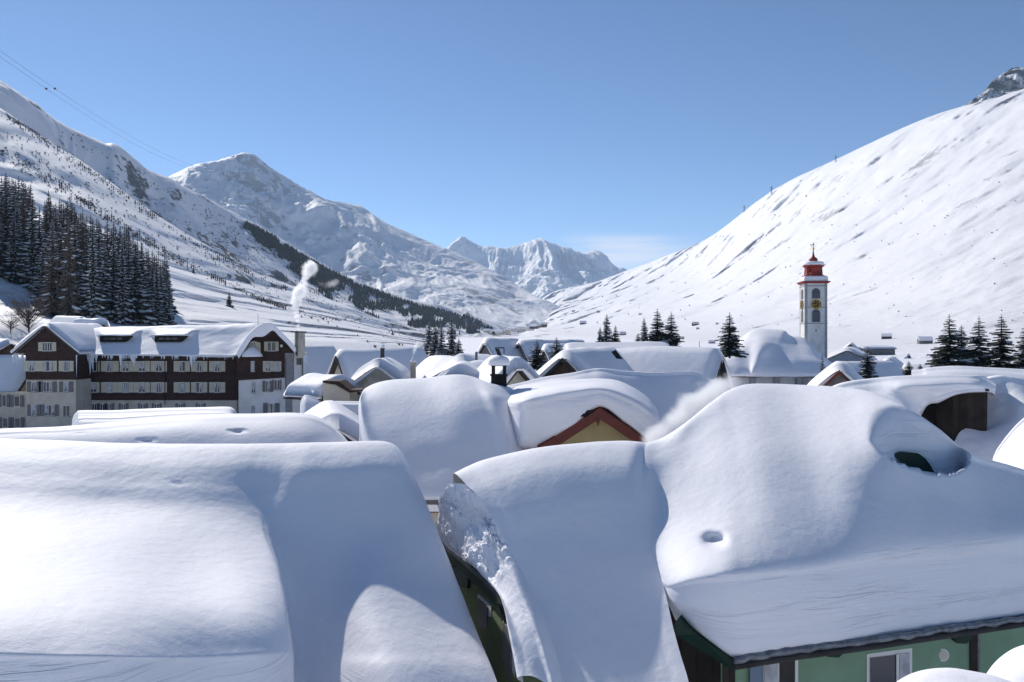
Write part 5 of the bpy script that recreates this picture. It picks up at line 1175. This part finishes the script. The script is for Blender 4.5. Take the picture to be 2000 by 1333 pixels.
T = [('c', 838, 700, 625, 90, 'slim dark spruce at the left of the group behind the steep-roofed house', .9), ('b', 850, 700, 630, 88, 'second dark spruce from the left in the group behind the steep-roofed house', .9),
 ('e', 862, 702, 630, 86, 'snowiest spruce of the group behind the steep-roofed house', .9), ('c', 882, 698, 615, 92, 'tallest thin spruce of the group right of the steep-roofed house', .75), ('b', 896, 698, 660, 84, 'lowest bushy spruce at the right of the group by the steep-roofed house', 1.1),
 ('a', 1049, 712, 663, 75, 'dark spruce in the village centre, left of the pair before the long far roof', 1.15), ('d', 1087, 716, 658, 78, 'dark spruce in the village centre, right of the pair beside the brown gable', 1.0),
 ('b', 1172, 675, 638, 150, 'shortest left spruce of the three behind the brown-gabled chalet', .8), ('b', 1185, 676, 612, 150, 'tallest middle spruce of the three behind the brown-gabled chalet', .75), ('a', 1202, 676, 634, 148, 'bushy right spruce of the three behind the brown-gabled chalet', .75),
 ('a', 1246, 676, 650, 140, 'low spruce at the left end of the four behind the long house', 1.0), ('c', 1258, 676, 620, 142, 'narrow spruce of the four behind the long house', .9), ('a', 1284, 678, 601, 140, 'tallest spruce of the four behind the long house', .85), ('a', 1311, 680, 608, 138, 'spruce with spreading skirt at the right of the four behind the long house', .95),
 ('a', 1425, 686, 609, 120, 'lone dark spruce between the long house and the church', 1.0),
 ('d', 1695, 735, 676, 100, 'dark spruce right of the church tower in front of the low snow roof', .95),
 ('a', 1854, 728, 613, 92, 'leftmost tall spruce of the right tree group', 1.05), ('b', 1878, 728, 634, 94, 'shorter spruce second from left in the right tree group', 1.0), ('a', 1912, 728, 617, 90, 'middle tall spruce of the right tree group', .95), ('d', 1956, 728, 613, 91, 'spruce with wide layered branches right of the middle one', .8), ('a', 2004, 728, 630, 88, 'spruce cut by the right edge of the photo', 1.0),
 ('a', 1775, 730, 704, 100, 'low bushy young spruce left of the right tree group', 1.2), ('b', 1797, 730, 710, 100, 'lowest young spruce left of the right tree group', 1.3),
 ('a', 1828, 728, 690, 95, 'small spruce at the foot of the leftmost tall one', 1.2)]
for k, px, pb, pt_, D, lb, sxy in T: tree(k, px, pb+9, pt_, D, lb, None, None, sxy*1.5)
for px, pb, pt_, lb in ((448, 600, 569, 'lone small spruce on the open snow of the left slope'), (766, 655, 643, 'tiny spruce at the foot of the left slope'), (364, 527, 516, 'tiny spruce above the forest edge, left of a pair'), (378, 534, 520, 'tiny spruce above the forest edge, right of a pair')):
    tree('a', px, pb, pt_, 0, lb, None, on_surface('left', px, pb))
tree('l', 1606, 760, 690, 90, 'thin bare larch in front of the church wall', None, None, .8)
# forest on the left slope
random.seed(33)
top_of = lambda px: np.interp(px, [0, 60, 130, 180, 210, 250, 300, 335], [338, 350, 385, 425, 425, 445, 495, 500])
FG = 'conifers of the forest on the left slope'
cnt = 0; placed = []
lab = {'c': 'snow-dusted slim spruce in the dense forest on the left slope', 'e': 'snow-laden spruce in the dense forest on the left slope', 'b': 'dark spruce in the dense forest on the left slope', 'l': 'brown bare larch in the dense forest on the left slope', 'm': 'brown leafless larch in the dense forest on the left slope'}
while cnt < 190:
    px = random.uniform(-30, 332); tp = top_of(max(px, 0))
    low = np.interp(px, [-30, 60, 80, 110, 335], [545, 560, 600, 632, 640])
    py = random.uniform(tp+95, low)if tp+95 < low else low
    c = on_surface('left', px, py)
    Hh = random.uniform(13, 27)
    pyt = py-Hh/c[1]*F
    if pyt < tp-6: Hh = (py-tp-random.uniform(0, 14))/F*c[1]; 
    if Hh < 9: continue
    if any((px-a)**2+((py-b_)*1.3)**2 < 36 for a, b_ in placed): continue
    placed.append((px, py)); cnt += 1
    kind = random.choice('cceelllmmm' if px < 170 else 'cceeeccllb')
    zn = ('at the left edge', 'above the bare tree', 'above the left gable', 'above the dormers', 'near the right end')[int(min(4, max(0, px)//68))]
    rw = 'top' if py-tp < 120 else ('middle' if py-tp < 175 else 'bottom')
    tree(kind, px, py, py-Hh/c[1]*F, 0, {'c': 'snow-dusted slim spruce', 'e': 'snow-laden spruce', 'b': 'dark spruce', 'l': 'brown bare larch', 'm': 'brown leafless larch'}[kind]+' in the '+rw+' of the forest, '+zn, FG, c, random.uniform(.8, 1.3)*.9)
# bare bushes: branching twigs
def bare_tree(label, c, Hh, spread, seed, name='bare_tree', cat='tree', n=60):
    rnd = random.Random(seed); rt = empty(name, tuple(c), label, cat); b = MB(); b.tube([(0, 0, -.5), (0, 0, Hh*.4)], [Hh*.03, Hh*.015], 6); b.build('trunk', M['bark'], rt, True, True)
    b = MB()
    for i in range(n):
        a = rnd.uniform(0, 6.28); z0 = Hh*rnd.uniform(.05, .5); l = Hh*rnd.uniform(.3, .6); e = np.array((math.cos(a)*spread*rnd.uniform(.3, 1), math.sin(a)*spread*rnd.uniform(.3, 1), min(z0+l, Hh)))
        s_ = np.array((0, 0, z0)); m_ = (s_+e)/2+np.array((rnd.uniform(-.2, .2), rnd.uniform(-.2, .2), .1))*Hh*.1; b.tube([s_, m_, e], [Hh*.008, Hh*.005, Hh*.002], 4)
        for j in range(5):
            t = rnd.uniform(.3, 1); p = m_*(1-t)+e*t; q = p+np.array((rnd.uniform(-1, 1), rnd.uniform(-1, 1), rnd.uniform(0, 1)))*Hh*.12; b.tube([p, q], [Hh*.004, Hh*.002], 3)
    b.build('crown', M['twig'], rt, False, True); return rt
bare_tree('leafless bushy tree at the lower left edge of the forest', on_surface('left', 58, 648), 6.2, 4.2, 1, n=110)
bare_tree('small leafless bush at the left edge below the forest', on_surface('left', 22, 650), 3.4, 3, 2, n=60)
# shrubs dotting the slopes (nobody could count them)
def scatter(key, name, label, cat, pts, hfun, m, seed, kind='stuff'):
    rnd = random.Random(seed); V = []; Fc = []
    for px, py in pts:
        c = on_surface(key, px, py); h = hfun(rnd, c[1])
        for i in range(7):
            a = rnd.uniform(0, 6.28); e = c+np.array((math.cos(a)*h*rnd.uniform(.2, .9), math.sin(a)*h*rnd.uniform(.2, .9), h*rnd.uniform(.3, 1.0))); s_ = np.array((-math.sin(a), math.cos(a), 0))*h*.22
            n = len(V); V += [c-s_, c+s_, e+s_*.8, e-s_*.5]; Fc.append((n, n+1, n+2, n+3))
    o = mesh_obj(name, V, Fc, m, None); tag(o, label, cat, None, kind); return o
rnd = random.Random(44); pts = []
while len(pts) < 3600:
    px = rnd.uniform(0, 830); base = np.interp(px, [0, 150, 330, 500, 650, 830], [212, 310, 438, 534, 594, 662])
    r_ = rnd.random()
    if r_ < .45: py = base+abs(rnd.gauss(0, 7))+2
    elif r_ < .88: py = np.interp(px, [0, 150, 330, 500, 620], [292, 385, 500, 582, 625])+rnd.gauss(0, 9)*max(.3, 1-px/700); 
    else: py = base+rnd.uniform(0, 60)
    if px > 560 and rnd.random() < .8: continue
    if float(vn(np.array(px/25.), np.array(py/12.), np.array(0.), 3)) < -.1 and rnd.random() < .8: continue
    pts.append((px, py))
scatter('left', 'shrubs', 'bands of leafless shrubs along the snowy left hillside', 'shrubs', pts, lambda r, D: r.uniform(.4, 1.15), M['scrub'], 5)
pts = []
while len(pts) < 1700:
    px = rnd.uniform(120, 1000); s0 = np.interp(px, [q[0] for q in sk2], [q[1] for q in sk2]); b0 = np.interp(px, [0, 150, 330, 500, 650, 760, 830], [212, 310, 438, 534, 594, 640, 660])
    py = rnd.uniform(s0+4, min(b0, 655))
    if px < 400 and rnd.random() < .7: continue
    if float(vn(np.array(px/30.), np.array(py/14.), np.array(0.), 8)) < -.1: continue
    pts.append((px, py))
scatter('left2', 'scrub', 'dark scrub scattered over the rocky second ridge on the left', 'shrubs', pts, lambda r, D: r.uniform(1.2, 2.8), M['scrub'], 6)
pts = [(rnd.uniform(1150, 2000), rnd.uniform(330, 640)) for i in range(190)]
pts = [(x, y) for x, y in pts if y > np.interp(x, [1150, 1300, 1510, 1640, 1820, 2000], [575, 520, 390, 330, 250, 195])+4]
scatter('right', 'scrub', 'sparse dark shrubs and stones dotting the sunny right slope', 'shrubs', pts, lambda r, D: r.uniform(.8, 2.6)*D/1200, M['scrub'], 7)
# far forest belt on the second ridge
def cone_forest(key, name, label, pts, m, seed, hr=(9, 15)):
    rnd = random.Random(seed); V = []; Fc = []
    for px, py in pts:
        c = on_surface(key, px, py)+np.array((rnd.uniform(-4, 4), rnd.uniform(-4, 4), -1.0)); h = rnd.uniform(*hr)
        for z0, z1, r in ((.1, .55, .20), (.35, .8, .15), (.6, 1.0, .09)):
            n = len(V); k = 5; a0 = rnd.uniform(0, 6)
            for j in range(k): a = a0+6.283*j/k; q = r*h*rnd.uniform(.8, 1.25); V.append(c+np.array((math.cos(a)*q, math.sin(a)*q, z0*h+rnd.uniform(-.04, .04)*h)))
            V.append(c+np.array((0, 0, z1*h)))
            for j in range(k): Fc.append((n+j, n+(j+1) % k, n+k))
    o = mesh_obj(name, V, Fc, m, None); tag(o, label, 'forest', None, 'stuff'); return o
pts = []; rnd = random.Random(8)
while len(pts) < 7500:
    px = rnd.uniform(480, 960); s0 = np.interp(px, [480, 520, 600, 700, 800, 880, 960], [440, 458, 508, 558, 592, 612, 640])
    thick = np.interp(px, [480, 520, 600, 700, 800, 880, 960], [12, 28, 45, 62, 56, 40, 10])
    t = rnd.random()**1.5; py = s0+2+t*thick
    if float(vn(np.array(px/22.), np.array(py/12.), np.array(0.), 5)) < -.12-(.55-t)*.9: continue
    pts.append((px, min(py, 657)))
cone_forest('left2', 'far_forest', 'dark conifer belt running down the second ridge towards the valley', pts, M['darkneedle'], 3, (8, 14))
# wooded hillock in the valley mouth
hc = []
for px, pc in ((880, 650), (895, 632), (908, 616), (920, 622), (940, 632), (958, 642), (985, 654)):
    hc.append((px, rows_to(pc, 2050, 664, 1700, 4)))
mountain('hillock', 'hillock', hc, M['snow_far'], 6, 6, .01, 80, 55, False, 1.0)
pts = [(px, np.interp(px, [880, 895, 908, 920, 940, 958, 985], [650, 632, 616, 622, 632, 642, 654])+rnd.random()**1.3*18) for px in [rnd.uniform(882, 970) for i in range(260)]]
cone_forest('hillock', 'hillock_forest', 'dark conifers on the small hillock in the valley mouth', [(a, min(b_, 660)) for a, b_ in pts], M['darkneedle'], 4, (9, 14))

# ------------------------------------------------------------------ pylons, cables, fences
def pylon(label, c, Hh, m=M['metal']):
    rt = empty('pylon', tuple(c), label, 'pylon', 'pylons along the ridges'); w_ = Hh*.09; b = MB(); th = Hh*.016
    for sx_ in (-1, 1):
        for sy in (-1, 1): b.tube([(sx_*w_, sy*w_, -1), (sx_*w_*.25, sy*w_*.25, Hh)], th, 4)
    for i in range(6):
        f0, f1 = i/6, (i+1)/6; wa, wb = w_*(1-.75*f0), w_*(1-.75*f1)
        b.tube([(-wa, -wa, f0*Hh), (wb, -wb, f1*Hh)], th*.6, 4); b.tube([(wa, wa, f0*Hh), (-wb, wb, f1*Hh)], th*.6, 4)
    b.build('mast', m, rt, local=True); b = MB()
    for f, l in ((.72, .2), (.84, .17), (.96, .12)): b.tube([(-l*Hh, 0, f*Hh), (l*Hh, 0, f*Hh)], th, 4)
    b.build('cross_arm', m, rt, local=True); return rt
for px, py, hpx, lb in ((1634, 317, 10, 'pylon on the right skyline, the highest of three'), (1508, 380, 12, 'pylon on the right skyline, the middle one of three'), (1455, 415, 10, 'pylon on the right skyline, the lowest of three')):
    c = on_surface('right', px, py); pylon(lb, c, hpx/F*c[1]*1.3)
c = on_surface('peak', 692, 482); pylon('lattice pylon on the far slope above the forest belt', c, 20/F*c[1])
def cable(label, a, b_, sag, r, name='cable', markers=None):
    n = 40; pts_ = [a*(1-t)+b_*t-np.array((0, 0, sag*4*t*(1-t))) for t in np.linspace(0, 1, n)]
    b = MB(); b.tube(pts_, r, 4); o = b.build(name, M['cable'], None); tag(o, label, 'cable'); return pts_
a = np.array(P(-60, 57, 420)); e = np.array(P(432, 334, 1500)); a2 = np.array(P(-60, 68, 420)); e2 = np.array(P(426, 336, 1500))
p1 = cable('upper overhead cable crossing the sky at the left', a, e, 18, .10); p2 = cable('lower overhead cable crossing the sky at the left', a2, e2, 20, .10)
def near_px(pts_, px):
    q = [P for P in pts_]; i = min(range(len(q)), key=lambda i: abs(q[i][0]/q[i][1]*F+CX-px)); j = i+1 if (q[i][0]/q[i][1]*F+CX) < px else i-1
    xi, xj = q[i][0]/q[i][1]*F+CX, q[j][0]/q[j][1]*F+CX; t = (px-xi)/(xj-xi); return q[i]*(1-t)+q[j]*t
for pts_, px, lb in ((p2, 90, 'marker ball on the overhead cable, left of two'), (p1, 107, 'marker ball on the overhead cable, right of two')):
    q = near_px(pts_, px); b = MB(); rr_ = q[1]/F*2.4; b.lathe([(rr_*math.sin(t), -rr_*math.cos(t)) for t in np.linspace(.05, 3.09, 9)], tuple(q), 12); o = b.build('marker_ball', M['metal'], None, True); tag(o, lb, 'marker ball', 'marker balls on the overhead cables')
c1 = np.array(P(600, 440, 3300)); c2 = np.array(P(690, 466, 3100)); c3 = np.array(P(960, 632, 1800))
for i, d in enumerate((0, 4)): cable(('upper power line descending the far slope towards the village', 'lower power line descending the far slope towards the village')[i], c2+np.array((0, 0, -d*3)), c3+np.array((0, 0, -d)), 25, .35)

# ------------------------------------------------------------------ steam
def plume(label, blobs, dens, scale, thr, seed):
    """blobs: (px, py, radius px, D); one hull, density fading out from the middle of each puff"""
    cs = [np.array(P(a, b_, D)) for a, b_, r, D in blobs]; rs = [r/F*D for a, b_, r, D in blobs]; c0 = cs[0]
    m = bpy.data.materials.new('steam'); m.use_nodes = True; t = m.node_tree; t.nodes.remove(t.nodes['Principled BSDF'])
    v = t.nodes.new('ShaderNodeVolumePrincipled'); v.inputs['Color'].default_value = (.995, .995, 1, 1); v.inputs['Anisotropy'].default_value = .45
    tcn = t.nodes.new('ShaderNodeTexCoord'); n = t.nodes.new('ShaderNodeTexNoise'); n.noise_dimensions = '4D'; n.inputs['W'].default_value = seed
    n.inputs['Scale'].default_value = scale; n.inputs['Detail'].default_value = 6; n.inputs['Roughness'].default_value = .62; n.inputs['Distortion'].default_value = .5
    t.links.new(tcn.outputs['Object'], n.inputs['Vector']); acc = None
    A_ = cr(np.array([list(p)+[r] for p, r in zip(cs, rs)]), 2)
    for q in A_:
        d = t.nodes.new('ShaderNodeVectorMath'); d.operation = 'DISTANCE'; t.links.new(tcn.outputs['Object'], d.inputs[0]); d.inputs[1].default_value = tuple(q[:3]-c0)
        f = mrange(t, d.outputs['Value'], q[3]*1.45, q[3]*.15, 0, 1); acc = f if acc is None else nmath(t, 'MAXIMUM', acc, f)
    # ragged edge: the noise eats more where the puff thins out
    k = nmath(t, 'ADD', n.outputs[0], nmath(t, 'MULTIPLY', acc, .35))
    k = nmath(t, 'MULTIPLY', mrange(t, k, thr, thr+.32), acc)
    t.links.new(nmath(t, 'MULTIPLY', k, dens), v.inputs['Density']); t.links.new(v.outputs[0], t.nodes['Material Output'].inputs['Volume'])
    H_ = cr(np.array([list(p)+[r] for p, r in zip(cs, rs)]), 6); b = MB(); b.tube([q[:3]-c0 for q in H_], [max(q[3]*1.5, .05) for q in H_], 16)
    o = mesh_obj('steam_plume', b.v, b.f, m, None, True, True); o.location = c0; tag(o, label, 'steam'); return o
plume('white steam rising from the hotel chimney', [(583, 652, 4, 107.8), (582, 636, 5, 107.8), (579, 618, 7, 107.8), (577, 600, 10, 107.8), (581, 583, 15, 107.8), (588, 568, 17, 107.8), (594, 552, 11, 107.8), (600, 537, 13, 107.8), (605, 524, 18, 107.8), (613, 512, 10, 107.8)], 3.5, .8, .62, 1.0)
plume('pale thin steam drifting away right of the hotel plume', [(622, 552, 6, 108), (636, 556, 9, 108), (650, 554, 10, 108), (662, 548, 6, 108)], .4, .7, .62, 2.0)
plume('steam drifting up from behind the green house roof', [(1262, 866, 16, 24), (1282, 850, 24, 24.5), (1310, 830, 30, 25), (1340, 806, 34, 25.5), (1372, 782, 36, 26), (1402, 762, 34, 27), (1430, 742, 26, 28)], 5.0, 1.3, .62, 3.0)
plume('small wisp of steam from the chimney of the steep-roofed house', [(807, 711, 3, 69), (806, 700, 4, 69), (808, 690, 5, 69), (812, 678, 6, 69), (816, 668, 4, 69)], 2.5, 1.6, .6, 4.0)

# ------------------------------------------------------------------ haze: the cold air of the valley
b = MB(); b.box(-9000, 9000, -250, 10800, -4.5, 1330)
hz = bpy.data.materials.new('haze'); hz.use_nodes = True; t = hz.node_tree; t.nodes.remove(t.nodes['Principled BSDF'])
v = t.nodes.new('ShaderNodeVolumePrincipled'); v.inputs['Color'].default_value = (.60, .78, 1.0, 1); v.inputs['Density'].default_value = 3.4e-5; v.inputs['Anisotropy'].default_value = .2
t.links.new(v.outputs[0], t.nodes['Material Output'].inputs['Volume'])
o = b.build('haze', hz); tag(o, kind='stuff')
